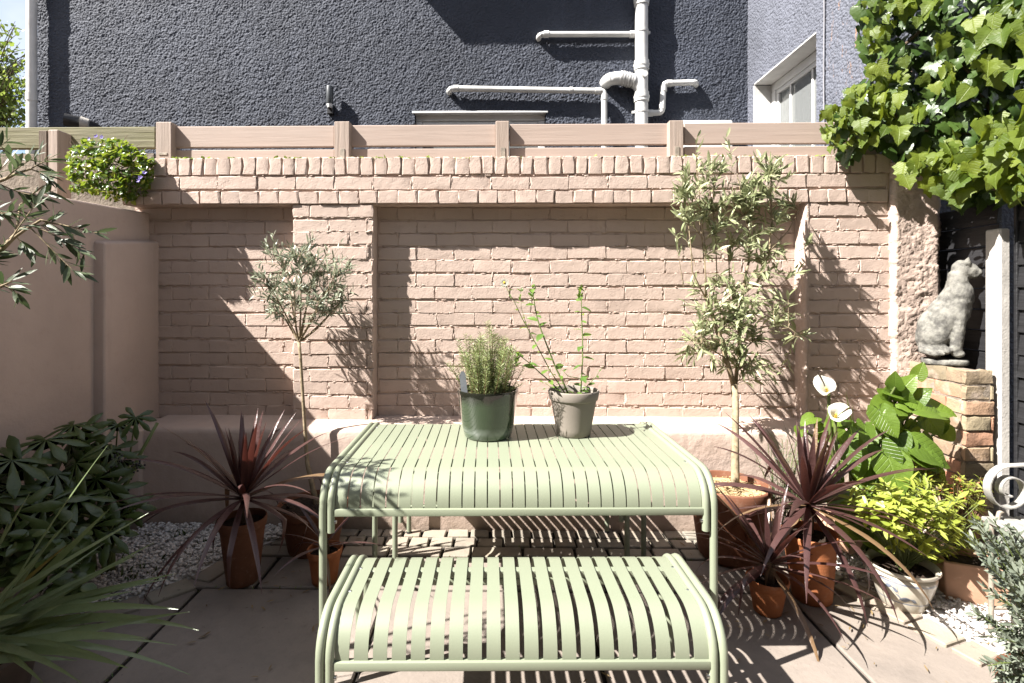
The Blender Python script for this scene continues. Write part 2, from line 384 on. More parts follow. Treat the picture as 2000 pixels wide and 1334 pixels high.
M_petal=leafmat('white_petal',(.50,.49,.42),(.56,.55,.48),.25,.5,(.5,.48,.38))
M_violet=leafmat('violet_petal',(.22,.17,.50),(.32,.26,.62),.3,.5,(.4,.35,.8))
M_bark=plain('olive_bark',(.27,.215,.14),.9,0,.22,30,.003,70,.2)
M_barkD=plain('brown_bark',(.11,.08,.055),.9,0,.2,30,.003,70,.2)
M_stem=plain('green_stem',(.10,.13,.035),.6,0,.1); M_stemr=plain('reddish_stem',(.14,.09,.045),.6,0,.1)
M_berry=plain('black_berry',(.012,.01,.014),.35); M_yellow=plain('yellow_spadix',(.6,.42,.05),.6)
# ================================================================== GROUND
random.seed(3)
g=MB(); g.add([(-150,-60,-.06),(150,-60,-.06),(150,250,-.06),(-150,250,-.06)],[(0,1,2,3)])
struct('ground',g,M_ground,smooth=False)
patio=MB(); patio.box(-3.2,3.6,-4.6,.05,-.055,-.014); patio=struct('patio',patio,M_joint,smooth=False)
def slab(name, poly, z0, z1, mat, jit=.004, bev=.006, parent=None):
    pts=[]
    n=len(poly)
    for i in range(n):
        a=Vector(poly[i]); b=Vector(poly[(i+1)%n]); k=max(1,int((b-a).length/.12)) if (b-a).length>.3 else 1
        for j in range(k):
            q=a.lerp(b,j/k); pts.append((q.x+rr(-jit,jit),q.y+rr(-jit,jit)))
    mb=MB(); mb.prism(pts,z0,z1); return struct(name,mb,mat,parent if parent is not None else patio,bevel=bev,seg=1,angle=30)
def rect(x0,x1,y0,y1,g=.0095): return [(x0+g,y0+g),(x1-g,y0+g),(x1-g,y1-g),(x0+g,y1-g)]
xs=[-3.1,-2.3,-1.42,-.53,.367,1.31,2.2,3.3]
for (ya,yb,sh) in ((-.805-.0,-.505,1),(-1.72,-.805,0),(-2.66,-1.72,0),(-3.6,-2.66,0),(-4.5,-3.6,0)):
    if sh:
        x=-2.4
        while x<2.6:
            wd=rr(.34,.5); slab('paving_slab',rect(x,x+wd,ya,yb),-.04,rr(-.002,.002),M_slab); x+=wd
    else:
        for i in range(len(xs)-1): slab('paving_slab',rect(xs[i],xs[i+1],ya,yb),-.04,rr(-.002,.002),M_slab,.003,.006)
for (ya,yb) in ((-.505,-.39),(-.39,-.28),(-.28,-.178)):
    x=-1.35+rr(0,.06)
    while x<1.5:
        wd=rr(.105,.15) if ya>-.5 else rr(.13,.3)
        slab('sett',rect(x,x+wd,ya,yb,.008),-.04,.004+rr(-.003,.003),M_sett,.004,.004); x+=wd
def band(pxs, wd, z, flip=1, step=.19):
    pts=[G(*p) for p in pxs]; path=[]
    for a,b in zip(pts[:-1],pts[1:]):
        k=8
        for j in range(k): path.append(a.lerp(b,j/k))
    path.append(pts[-1]); d=[0]
    for a,b in zip(path[:-1],path[1:]): d.append(d[-1]+(b-a).length)
    def at(s):
        for i in range(len(d)-1):
            if d[i+1]>=s: return path[i].lerp(path[i+1],(s-d[i])/max(1e-6,d[i+1]-d[i]))
        return path[-1]
    s=0
    while s<d[-1]-.05:
        e=min(s+step*rr(.8,1.2),d[-1]); a=at(s+.008); b=at(e-.008); t=(b-a).normalized(); nn=Vector((-t.y,t.x,0))*flip
        k0=rr(-.05,.06); k1=rr(-.05,.06)
        slab('sett',[(a.x,a.y),(b.x,b.y),(b.x+nn.x*wd-t.x*wd*k1,b.y+nn.y*wd-t.y*wd*k1),(a.x+nn.x*wd+t.x*wd*k0,a.y+nn.y*wd+t.y*wd*k0)],-.04,z+rr(0,.004),M_sett,.004,.004); s=e
    return path
pl=band([(432,1096),(385,1126),(315,1154),(215,1186),(110,1215),(0,1245)],.115,.012,1)
pr=band([(1585,1105),(1640,1128),(1730,1171),(1835,1224),(1960,1290)],.13,.012,-1)
# white gravel: a bed sheet and pebbles
def gravel(name, poly, n, seed):
    random.seed(seed)
    mb=MB(); mb.prism([(p[0],p[1]) for p in poly],-.02,.012)
    struct('gravel_bed',mb,M_pebble,kind='structure',smooth=False)
    x0=min(p[0] for p in poly); x1=max(p[0] for p in poly); y0=min(p[1] for p in poly); y1=max(p[1] for p in poly)
    def inside(x,y):
        c=False
        for i in range(len(poly)):
            a=poly[i]; b=poly[i-1]
            if (a[1]>y)!=(b[1]>y) and x<(b[0]-a[0])*(y-a[1])/(b[1]-a[1])+a[0]: c=not c
        return c
    protos=[]
    for k in range(6):
        mb=MB(); mb.ell((0,0,0),(1,rr(.6,.9),rr(.45,.7)),6,4); mb.v=[tuple(Vector(v)+rv(.14)) for v in mb.v]; protos.append(mb.mesh('pebble'))
    ms=[]
    while len(ms)<n:
        x,y=rr(x0,x1),rr(y0,y1)
        if not inside(x,y): continue
        M=Matrix.Translation((x,y,.014+rr(0,.02))) @ Matrix.Rotation(rr(0,6.3),4,'Z') @ Matrix.Rotation(rr(-.5,.5),4,'X') @ Matrix.Scale(rr(.006,.0135),4)
        ms.append((random.randrange(6),M))
    me=joined(name,protos,ms); o=link(name,me,M_pebble,kind='stuff'); o['label']='white pebble gravel'; return o
lb=[(p.x,p.y) for p in pl]+[(-2.12,-1.2),(-2.12,-.19),(-1.1,-.19)]
go=gravel('gravel',lb,4200,5); go['label']='loose white pebbles in the shaded planting bed'; go['category']='gravel'
rb=[(p.x,p.y) for p in pr]+[(2.6,-1.25),(2.6,-.1),(1.55,-.1),(1.45,-.5)]
go=gravel('gravel',rb,3800,6); go['label']='loose white pebbles behind the sunlit pots'; go['category']='gravel'
# ================================================================== GARDEN WALL
random.seed(11)
DEL=.097
XL=P(262,500,DEL).x; XPL=P(571,500,0).x; XPR=P(727,500,0).x; XC=P(1571,500,0).x; XR=P(1742,500,0).x
ZT=P(1000,306,0).z; Z1=P(1000,341.5,0).z; Z2=P(1000,369.5,0).z; Z3=P(1000,397.5,0).z; ZB=.585
gw=thing('garden_wall','pink painted brick wall with two recessed panels and a coping of upright bricks','wall',(0,.1,0))
PLY=P(0,1034,0).y
PY=-.178
mb=MB(); mb.box(XL,XR,DEL+.0066,.36,.0,Z3+.02); part(gw,'wall_core',mb,M_mortar,smooth=False)
mb=MB(); mb.box(XPL+.006,XPR-.006,.0066,DEL+.006,.3,Z3+.01); part(gw,'pier',mb,M_mortar,bevel=.01)
mb=MB(); mb.box(XC+.004,XR,.0066,DEL+.006,.3,Z3+.01); part(gw,'pier',mb,M_mortar,bevel=.01)
mb=MB(); mb.box(XL+.02,XR-.004,.006,.30,Z3-.004,ZT-.012); part(gw,'band_core',mb,M_mortar,smooth=False)
# bricks: rounded painted fronts, a little uneven; some with a chipped lower edge
def brick_mesh(Lx, Hz, dep=.034, rough=1.0):
    r=.0034
    us=[0,r*1.2,Lx*.35,Lx*.68,Lx-r*1.2,Lx]; zs=[0,r*1.1,Hz*.5,Hz-r*1.1,Hz]
    chip=random.random()
    mb=MB(); idx={}
    for j,z in enumerate(zs):
        for i,u in enumerate(us):
            edge=(i in (0,len(us)-1))+(j in (0,len(zs)-1))
            y=[0,r*.9,r*1.7][edge]+rr(-.0008,.0011)*rough
            x=u+(rr(-.007,.003) if i==0 else rr(-.003,.007) if i==5 else rr(-.006,.006))*rough
            zz=z+(rr(-.003,.005) if j==0 else rr(-.005,.003) if j==4 else 0)*rough
            if chip<.20*rough and j<2 and i<3: y+=rr(.0,.0055)
            if .22<chip<.36*rough and i>3 and j>1: y+=rr(.001,.0055)
            if .36<chip<.40*rough: y+=rr(0,.004)
            idx[i,j]=len(mb.v); mb.v.append((x,y,zz))
    nx=len(us); nz=len(zs)
    for j in range(nz-1):
        for i in range(nx-1): mb.f.append((idx[i,j],idx[i+1,j],idx[i+1,j+1],idx[i,j+1]))
    ring=[(i,0) for i in range(nx-1)]+[(nx-1,j) for j in range(nz-1)]+[(i,nz-1) for i in range(nx-1,0,-1)]+[(0,j) for j in range(nz-1,0,-1)]
    o=len(mb.v)
    for i,j in ring:
        v=mb.v[idx[i,j]]; mb.v.append((v[0],dep,v[2]))
    n=len(ring)
    for k in range(n): mb.f.append((idx[ring[k]],o+k,o+(k+1)%n,idx[ring[(k+1)%n]]))
    return mb
BL,HD=.2425,.117
ROWH=(Z3-ZB)/16.0; 
protoS=[brick_mesh(.232,ROWH-.009).mesh('brick',angle=14) for _ in range(22)]
protoH=[brick_mesh(.108,ROWH-.009).mesh('brick',angle=14) for _ in range(10)]
for me in protoS+protoH: me.materials.append(M_brick)
blist=[]; RID=MB()
def ridge(x,y,z,rx,rz):
    RID.ell((x,y+.002,z),(rx,rr(.0025,.0055),rz),6,4)
    RID.v[-20:]=[(a+rr(-.0015,.0015),b,c+rr(-.0015,.0015)) for a,b,c in RID.v[-20:]]
def lay(x0,x1,y,z,h,off,rowseed):
    """one course of stretchers from x0 to x1, cut at the ends"""
    e=x0-off
    while e<x1-.02:
        a=max(e,x0); b=min(e+BL+rr(-.004,.004),x1)
        if b-a>.03:
            L=b-a-.0055; pr_,base=(protoS,.232) if L>.16 else (protoH,.108)
            M=Matrix.Translation((a+.005,y+rr(-.0015,.0015),z+rr(-.002,.002)+.004*math.sin((a+3)*1.7+z*40))) @ Matrix.Rotation(rr(-.011,.011),4,'Y') @ Matrix.Rotation(rr(-.012,.012),4,'Z') @ Matrix.Rotation(rr(-.008,.012),4,'X') @ Matrix.Diagonal((L/base,1,(h-.0078)/(ROWH-.009),1))
            blist.append((random.choice(pr_),M))
            for _k in range(random.randint(3,7)):      # lumps of thick paint along the arrises
                ridge(rr(a,b),y,z+random.choice((.003,h-.004))+rr(-.003,.003),rr(.004,.02),rr(.0018,.004))
            for _k in range(random.randint(1,3)): ridge(b+rr(-.005,.004),y,z+rr(.008,h-.01),rr(.0025,.006),rr(.006,.022))
        e=b
for k in range(16):
    z=Z3-(k+1)*ROWH; h=ROWH
    o1=.5*BL if k%2 else 0
    lay(XL+.05,XPL-.003,DEL,z,h,o1+.05,k)
    lay(XPL,XPR,0,z,h,(.0 if k%2 else .115)+.02,k)
    lay(XPR+.004,XC+.002,DEL,z,h,o1+.11,k)
    lay(XC+.012,XR-.006,0,z,h,(.05 if k%2 else .165),k)
lay(XL-.02,XR-.02,-.004,Z2,Z1-Z2,.11,90)
L0=Matrix.Translation(-gw.location)
part(gw,'paint_lumps',RID,M_brick,kind='stuff',angle=180)
def area(q):
    p=q[1].translation; return (q[1].to_scale().x*(.232 if q[0] in protoS else .108))/(p-CAM).length
blist.sort(key=area,reverse=True)
for me,M in blist[:300]: link('brick',me,None,gw,L0@M)
if len(blist)>300:
    ps=protoS+protoH
    link('small_bricks',joined('small_bricks',ps,[(ps.index(a),L0@M) for a,M in blist[300:]],14),M_brick,gw,kind='stuff')
# header course under the band, set a little proud
x=XL+.0
hm=[brick_mesh(.112,Z2-Z3-.010,.05,1.1).mesh('header_brick',angle=16) for _ in range(9)]
for me in hm: me.materials.append(M_brick)
while x<XR-.05:
    wd=rr(.112,.13); link('header_brick',random.choice(hm),None,gw,L0@Matrix.Translation((x+.005,-.010+rr(-.002,.002),Z3+.001+rr(-.003,.002)))@Matrix.Diagonal(((wd-.011)/.112,1,1,1))); x+=wd
# soldier coping
sm=[brick_mesh(.068,ZT-Z1-.005,.10,1.1).mesh('coping_brick',angle=16) for _ in range(10)]
for me in sm: me.materials.append(M_brick)
x=P(300,320,0).x
while x<XR-.03:
    wd=rr(.074,.092); link('coping_brick',random.choice(sm),None,gw,L0@Matrix.Translation((x+.006,-.006+rr(-.0025,.002),Z1+.004+rr(-.004,.003)))@Matrix.Rotation(rr(-.02,.02),4,'Y')@Matrix.Diagonal(((wd-.014)/.068,1,rr(.97,1.03),1))); x+=wd
# plinth with a rounded, sloping ledge
def plinth(x0,x1,zf,zr,yr,mat,amp,nx):
    prof=[(PY,-.05),(PY,zf*.3),(PY,zf*.6),(PY,zf*.85),(PY,zf-.03),(PY+.006,zf-.012),(PY+.02,zf),(PY+.06,zf+.006),((PY+yr)/2,(zf+zr)/2+.004),(yr,zr),(yr+.03,zr+.004)]
    mb=MB()
    for i in range(nx+1):
        xx=x0+(x1-x0)*i/nx
        for j,(y,z) in enumerate(prof):
            e=amp if 0<j<len(prof)-1 else 0
            mb.v.append((xx,y+rr(-e,e)-.004*math.sin(xx*3.1),z+rr(-e,e)*.6))
    m=len(prof)
    for i in range(nx):
        for j in range(m-1): a=i*m+j; mb.f.append((a,a+m,a+m+1,a+1))
    mb.f.append(tuple(range(m))); mb.f.append(tuple(nx*m+j for j in range(m-1,-1,-1)))
    return mb
XP0=P(272,900,PY).x
part(gw,'plinth',plinth(XP0,XPR-.0,.587,.603,DEL+.006,M_render,.0015,60),M_render,angle=60)
part(gw,'plinth',plinth(XPR+.001,XR-.02,.588,.603,DEL+.006,M_patchy,.003,90),M_patchy,angle=60)
# right reveal, thickly painted
mb=MB(); n=22
for i in range(n+1):
    z=.6+(Z3-.6)*i/n
    for j,(x,y) in enumerate(((-.006,DEL+.02),(-.004,DEL-.02),(0,.03),(.008,.002),(.02,-.006),(.036,.004),(.05,.018))): mb.v.append((XC+x+rr(-.003,.003),y+rr(-.002,.002),z))
for i in range(n):
    for j in range(6): a=i*7+j; mb.f.append((a,a+7,a+8,a+1)[::-1])
part(gw,'reveal',mb,M_rough,angle=80)
mb=MB()
for i in range(n+1):
    z=.6+(Z3-.6)*i/n
    for j,(x,y) in enumerate(((-.02,.014),(-.006,.006),(.002,.012),(.005,.05),(.006,DEL+.02))): mb.v.append((XPR+x+rr(-.002,.002),y+rr(-.002,.002),z))
for i in range(n):
    for j in range(4): a=i*5+j; mb.f.append((a,a+5,a+6,a+1)[::-1])
part(gw,'reveal',mb,M_render,angle=80)
# ---- left rendered wall with pier
LX=-2.287; PXF=-2.225
lw=thing('rendered_wall','smooth pink rendered wall in shade with a squat pier against it','wall',(LX,-1,0))
mb=MB(); mb.add([(LX,-5,-.05),(LX,.36,-.05),(LX,.36,1.915),(LX,-.9,1.876),(LX,-5,1.88),(LX-.24,-5,-.05),(LX-.24,.36,-.05),(LX-.24,.36,1.915),(LX-.24,-.9,1.876),(LX-.24,-5,1.88)],
  [(0,1,2,3,4),(9,8,7,6,5),(4,3,8,9),(3,2,7,8),(1,6,7,2),(0,4,9,5),(0,5,6,1)])
part(lw,'wall_body',mb,M_render,bevel=.02,seg=3,angle=20)
mb=MB(); mb.add([(LX-.05,-.36,-.05),(PXF,-.36,-.05),(PXF,DEL+.03,-.05),(LX-.05,DEL+.03,-.05),(LX-.05,-.36,1.69),(PXF,-.36,1.67),(PXF,DEL+.03,1.725),(LX-.05,DEL+.03,1.74)],
  [(0,3,2,1),(4,5,6,7),(0,1,5,4),(1,2,6,5),(2,3,7,6),(3,0,4,7)])
part(lw,'pier',mb,M_render,bevel=.018,seg=3,angle=20)
mb=MB(); mb.box(LX-.05,-2.133,PY-.03,DEL,-.05,.585); part(lw,'base_course',mb,M_render,bevel=.02,seg=3,angle=20)
# ---- pebbledash buttress at the right end
def dashed(x0,x1,y0,y1,z0,z1,seed,sx=.011):
    """closed block with a coarse displaced render skin on three sides"""
    rng=np.random.RandomState(seed)
    path=[(x0,y1),(x0,y0),(x1,y0),(x1,y1)]; pts=[]
    for (a,b) in zip(path[:-1],path[1:]):
        L=math.hypot(b[0]-a[0],b[1]-a[1]); k=max(2,int(L/sx))
        nx_,ny_=(b[1]-a[1])/L,-(b[0]-a[0])/L
        for j in range(k): pts.append((a[0]+(b[0]-a[0])*j/k,a[1]+(b[1]-a[1])*j/k,nx_,ny_))
    pts.append((x1,y1,1,0)); nz=int((z1-z0)/sx); m=len(pts)
    A=rng.rand(nz+1,m); B=rng.rand((nz+1)//8+3,m//8+3)
    mb=MB()
    for i in range(nz+1):
        for j,(x,y,a,b) in enumerate(pts):
            big=B[i//8,j//8]*(1-(j%8)/8)+B[i//8,j//8+1]*((j%8)/8)
            h=-(.008*A[i,j]**1.5+.016*big) if 0<j<m-1 else 0
            mb.v.append((x-a*h,y-b*h,z0+(z1-z0)*i/nz))
    for i in range(nz):
        for j in range(m-1): a=i*m+j; mb.f.append((a,a+1,a+m+1,a+m))
    mb.f.append(tuple(nz*m+j for j in range(m)))
    return mb
bt=thing('rendered_pillar','pink rough pebbledash pillar between the brick wall and black boards','pillar',((XR+2.62)/2,.05,0))
XB=P(1832,600,-.03).x
part(bt,'render_coat',dashed(XR-.004,XB,-.03,.34,-.02,2.18,4),M_rough,angle=180)
# ---- fence on top of the wall
fe=thing('timber_fence','low pink painted timber fence of posts and rails along the wall top','fence',(0,.1,ZT))
PYF=.06
def fz(px,py): return P(px,py,PYF)
for (xa,xb,yt,yb_) in ((304,338,238,312),(653,686,237,312),(968,998,236,310),(1307,1339,235,308)):
    a=fz(xa,yt); b=fz(xb,yb_)
    mb=MB(); mb.box(a.x,b.x-.012,PYF,PYF+.10,b.z-.04,a.z); o=part(fe,'post',mb,M_post,bevel=.004)
    if xa!=304:
        cx=(a.x+b.x)/2; t=MB(); t.box(cx-.016,cx+.012,PYF-.004,PYF+.003,b.z+.006,b.z+.07); br=part(fe,'bracket',t,M_rust,parent=o,bevel=.001)
    else:
        t=MB(); t.box(a.x+.02,a.x+.075,PYF-.004,PYF+.003,b.z+.03,b.z+.045); br=part(fe,'bracket',t,M_rust,parent=o,bevel=.001)
RY=.105
for (xa,xb) in ((339,653),(687,968),(999,1307),(1340,1720)):
    a=P(xa,250,RY); b=P(xb,250,RY); sl_=-(xa-340)*.0068
    t0=P(xa,247+sl_,RY).z; t1=P(xa,288+sl_,RY).z; u0=P(xa,293+sl_,RY).z
    mb=MB(); mb.box(a.x-.012,b.x+.0,RY,RY+.034,t1,t0); part(fe,'rail',mb,M_rail,bevel=.004)
    mb=MB(); mb.box(a.x-.012,b.x+.0,RY+.002,RY+.034,u0-.09,u0); part(fe,'rail',mb,M_rail,bevel=.004)
a=P(-40,250,.16); b=P(303,289,.16)
mb=MB(); mb.box(a.x,b.x,.16,.20,b.z,a.z+.003); part(fe,'mossy_rail',mb,M_moss,label='unpainted mossy green rail',bevel=.005)
a=P(92,250,.05); b=P(113,375,.05)
mb=MB(); mb.box(P(84,260,.05).x+.03,b.x,.05,.16,b.z-.05,a.z-.01); part(fe,'corner_post',mb,M_post,bevel=.005)
mb=MB(); mb.box(P(75,260,.05).x,P(84,260,.05).x+.027,.048,.16,b.z-.05,a.z-.015); part(fe,'weathered_batten',mb,M_weather,bevel=.005)
# neighbour's pale wall seen between the posts
mb=MB(); mb.box(P(-60,300,.7).x,P(300,300,.7).x,.7,.85,-.05,P(140,300,.7).z); nb=struct('boundary_wall',mb,M_oldmortar,kind=None,smooth=False)
nb['label']="pale rendered boundary wall behind the mossy fence rail"; nb['category']='wall'
# ================================================================== HOUSE BEHIND
HY=2.05; HX=P(1462,200,HY).x; HXL=P(75,200,HY).x
ho=thing('rendered_house','dark slate grey pebbledashed house with white pipes behind the pink wall','house',(0,HY+1,0))
def hp(px,py,off=0): return P(px,py,HY-off)
wa,wb=hp(810,218).x,hp(1066,218).x; wt=hp(900,219).z
def pebble_skin(nu,nv,seed,cell=8,fine=.0062,big=.006):
    r_=np.random.RandomState(seed); A=r_.rand(nv,nu)
    A=.5*A+.125*(np.roll(A,1,0)+np.roll(A,-1,0)+np.roll(A,1,1)+np.roll(A,-1,1))
    h=(A-.5)*2.2*fine
    for c_,a_ in ((cell,big*.6),(cell*5,big)):
        B=r_.rand(nv//c_+3,nu//c_+3); yi=np.arange(nv)/c_; xi=np.arange(nu)/c_; y0=yi.astype(int); x0=xi.astype(int); fy=(yi-y0)[:,None]; fx=(xi-x0)[None,:]
        fy=fy*fy*(3-2*fy); fx=fx*fx*(3-2*fx)
        h+=a_*((B[y0][:,x0]*(1-fx)+B[y0][:,x0+1]*fx)*(1-fy)+(B[y0+1][:,x0]*(1-fx)+B[y0+1][:,x0+1]*fx)*fy-.5)
    return h
def skin_mesh(name,co,nu,nv,keep):
    idx=np.arange(nu*nv).reshape(nv,nu); q=np.stack([idx[:-1,:-1],idx[:-1,1:],idx[1:,1:],idx[1:,:-1]],-1)[keep]
    me=bpy.data.meshes.new(name); me.vertices.add(nu*nv); me.vertices.foreach_set('co',co.reshape(-1).astype(np.float32))
    n=len(q); me.loops.add(n*4); me.polygons.add(n); me.loops.foreach_set('vertex_index',q.reshape(-1).astype(np.int32))
    me.polygons.foreach_set('loop_start',np.arange(0,n*4,4,dtype=np.int32)); me.polygons.foreach_set('use_smooth',np.ones(n,dtype=bool)); me.update(calc_edges=True); return me
xs_=np.arange(HXL,HX+.004,.0072); zs_=np.arange(2.95,4.6,.0072); X_,Z_=np.meshgrid(xs_,zs_); h_=pebble_skin(len(xs_),len(zs_),5)
co=np.stack([X_-ho.location.x,HY-ho.location.y-.012-h_,Z_-ho.location.z],-1)
xc=(xs_[:-1]+xs_[1:])/2; zc_=(zs_[:-1]+zs_[1:])/2
keep=~((zc_[:,None]<wt)&(xc[None,:]>wa)&(xc[None,:]<wb))
link('pebbledash',skin_mesh('pebbledash',co,len(xs_),len(zs_),keep),M_house,ho,kind='stuff')
mb=MB(); mb.box(HXL,wa,HY,HY+.3,-.05,7); part(ho,'wall',mb,M_house,smooth=False)
mb=MB(); mb.box(wb,HX+.0,HY,HY+.3,-.05,7); part(ho,'wall',mb,M_house,smooth=False)
mb=MB(); mb.box(wa,wb,HY,HY+.3,wt,7); part(ho,'wall',mb,M_house,smooth=False)
mb=MB(); mb.box(wa,wb,HY,HY+.3,-.05,.7); part(ho,'wall',mb,M_house,smooth=False)
mb=MB(); mb.box(HXL,HXL+.3,HY+.31,HY+8,-.05,7); part(ho,'side_wall',mb,M_house,smooth=False)
# basement window (only its head shows over the fence)
mb=MB(); 
for (x0,x1,z0,z1) in ((wa+.003,wb-.003,wt-.075,wt-.004),(wa+.003,wa+.07,.703,wt-.078),(wb-.07,wb-.003,.703,wt-.078),(wa+.073,wb-.073,.703,.78)): mb.box(x0,x1,HY+.045,HY+.12,z0,z1)
wn=part(ho,'window',mb,M_upvc,bevel=.006)
mb=MB(); mb.box(wa-.02,wb+.02,HY-.03,HY+.044,wt-.02,wt+.004); part(ho,'drip_head',mb,M_upvc,bevel=.004)
mb=MB(); mb.box(wa+.07,wb-.07,HY+.07,HY+.076,.78,wt-.15); part(ho,'pane',mb,M_glass,parent=wn,smooth=False)
mb=MB(); mb.box(wa+.072,wb-.072,HY+.055,HY+.10,wt-.15,wt-.078); part(ho,'vent_light',mb,M_upvc,parent=wn,bevel=.008)
mb=MB(); mb.box(wa-.1,wb+.1,HY+.5,HY+.52,.3,wt+.2); part(ho,'dark_room_sheet',mb,M_roomdark,smooth=False)  # dark sheet in place of an unlit room
# bay overhanging higher up, which shades the middle of the wall
mb=MB(); z0=hp(900,-150).z; mb.box(hp(700,-150).x,hp(1095,-150).x,HY-.49,HY,z0,z0+1.1); part(ho,'bay',mb,M_house,smooth=False)
# side return with a window
RX=HX; ye=P(1700,0,0).y+.29
wy1=PX(1475,200,RX).y; wy0=PX(1598,200,RX).y; wz1=PX(1480,160,RX).z; wz0=1.75
ys_=np.arange(.285,HY-.01,.009); zs_=np.arange(2.2,4.7,.009); Y_,Z_=np.meshgrid(ys_,zs_); h_=pebble_skin(len(ys_),len(zs_),9)*.8
co=np.stack([RX-ho.location.x-.014-h_,Y_-ho.location.y,Z_-ho.location.z],-1)[:,::-1]; ysr=ys_[::-1]
yc=(ysr[:-1]+ysr[1:])/2; zc_=(zs_[:-1]+zs_[1:])/2
keep=~((zc_[:,None]<wz1)&(yc[None,:]>wy0)&(yc[None,:]<wy1))
link('pebbledash',skin_mesh('pebbledash',co,len(ysr),len(zs_),keep),M_return_sunlit,ho,kind='stuff')
mb=MB(); mb.box(RX,RX+.3,wy1,HY+.3,-.05,7); part(ho,'return_wall',mb,M_return_sunlit,smooth=False)
mb=MB(); mb.box(RX,RX+.3,.30,wy0,-.05,7); part(ho,'return_wall',mb,M_return_sunlit,smooth=False)
mb=MB(); mb.box(RX,RX+.3,wy0,wy1,wz1,7); part(ho,'return_wall',mb,M_return_sunlit,smooth=False)
mb=MB(); mb.box(RX,RX+.3,wy0,wy1,-.05,wz0); part(ho,'return_wall',mb,M_return_sunlit,smooth=False)
mb=MB(); mb.box(RX+.302,RX+4,.30,.6,-.05,7); part(ho,'return_wall',mb,M_house,smooth=False)
# white painted reveals
mb=MB(); mb.box(RX-.02,RX+.30,wy1-.014,wy1-.001,wz0,wz1-.02); part(ho,'reveal',mb,M_sill,bevel=.003)
mb=MB(); mb.box(RX-.018,RX+.30,wy0+.001,wy1-.015,wz1-.017,wz1-.001); part(ho,'reveal',mb,M_sill,bevel=.003)
mb=MB(); mb.box(RX-.05,RX+.30,wy0+.002,wy1-.016,wz0+.001,wz0+.05); part(ho,'sill',mb,M_sill,bevel=.005)
fx=RX+.145; y0,y1=wy0+.004,wy1-.018; z0,z1=wz0+.052,wz1-.02; ym=y0+(y1-y0)*.50
mb=MB()
for (a,b,c,d) in ((y0,y1,z1-.075,z1),(y0,y1,z0,z0+.07),(y0,y0+.07,z0+.071,z1-.076),(y1-.07,y1,z0+.071,z1-.076)): mb.box(fx,fx+.07,a,b,c,d)
wn=part(ho,'window',mb,M_upvc,bevel=.008,seg=2)
mb=MB()
for (a,b,c,d) in ((y0+.072,y1-.072,z1-.115,z1-.077),(y0+.072,y1-.072,z0+.072,z0+.11),(y0+.072,y0+.11,z0+.111,z1-.116),(y1-.11,y1-.072,z0+.111,z1-.116)): mb.box(fx+.012,fx+.06,a,b,c,d)
part(ho,'sash',mb,M_upvc,parent=wn,bevel=.006)
for k in (.36,.70):
    ym=y0+(y1-y0)*k; mb=MB(); mb.box(fx+.02,fx+.05,ym-.011,ym+.011,z0+.112,z1-.117); part(ho,'glazing_bar',mb,M_upvc,parent=wn,bevel=.003)
mb=MB(); mb.box(fx+.034,fx+.038,y0+.10,y1-.10,z0+.1,z1-.105); part(ho,'pane',mb,M_glass,parent=wn,smooth=False)
mb=MB(); n=17
for i in range(n+1):
    yy=y1-.06-i*.016; xo=fx+.16+.025*math.sin(i*1.15); mb.v+=[(xo,yy,z0),(xo+.006*math.sin(i*2.3),yy,z1)]
for i in range(n): mb.f.append((2*i,2*i+2,2*i+3,2*i+1))
part(ho,'curtain',mb,M_curtain,angle=180)
mb=MB(); mb.box(fx+.45,fx+.47,wy0-.5,wy1+.6,z0-.5,z1+.4); part(ho,'room_back',mb,M_roomdark,smooth=False)
# pipes
def rpath(pts, r=.06, n=5):
    pts=[Vector(p) for p in pts]; out=[pts[0]]
    for a,b,c in zip(pts[:-2],pts[1:-1],pts[2:]):
        u=(a-b).normalized(); v=(c-b).normalized(); q0=b+u*r; q1=b+v*r
        for j in range(n+1):
            t=j/n; out.append(q0*(1-t)**2+b*2*t*(1-t)+q1*t*t)
    out.append(pts[-1]); return out
SO=.10; sx=hp(1253,100,SO).x
pm=5.2/1025
mb=MB(); mb.tube([(sx,HY-SO,0),(sx,HY-SO,7)],.062,20); sp=part(ho,'soil_pipe',mb,M_white,angle=50)
for yy in (2,128,190):
    z=hp(1253,yy,SO).z; mb=MB(); mb.tube([(sx,HY-SO,z-.045),(sx,HY-SO,z+.045)],.072,20); mb.tube([(sx,HY-SO,z-.012),(sx,HY-SO,z+.012)],.077,20); part(ho,'collar',mb,M_white,parent=sp,angle=50)
for yy in (62,218):
    z=hp(1253,yy,SO).z; mb=MB(); mb.tube([(sx,HY-SO,z-.012),(sx,HY-SO,z+.012)],.068,20); mb.box(sx-.09,sx+.09,HY-.09,HY-.07,z-.012,z+.012); part(ho,'pipe_clip',mb,M_white,parent=sp,angle=50)
a=hp(1246,170,SO); b=hp(1205,152,SO); c=hp(1186,160,.02)
mb=MB(); mb.tube(rpath([(sx,HY-SO,a.z-.03),(sx-.06,HY-SO,a.z+.06),(b.x,HY-SO,b.z),(c.x,HY-SO+.02,c.z),(c.x-.02,HY+.05,c.z-.01)],.05,5),.062,18); bp=part(ho,'branch_pipe',mb,M_white,angle=60)
mb=MB()
for k in range(6): q=hp(1212+k*5,152+k*1.2,SO); mb.tube([q-Vector((.007,0,0)),q+Vector((.007,0,-.002))],.069+.003*(k%2),18)
part(ho,'ribbed_sleeve',mb,M_white,parent=bp,angle=50)
mb=MB(); z=hp(1253,150,SO).z; mb.tube([(sx+.01,HY-SO-.05,z),(sx+.012,HY-SO-.085,z)],.03,14); part(ho,'access_cap',mb,M_white,parent=sp,angle=50)
def waste(pts,o=.075,r=.026,elb=None):
    w=[hp(px,py,o) for px,py in pts]; 
    return w,r
o=.075
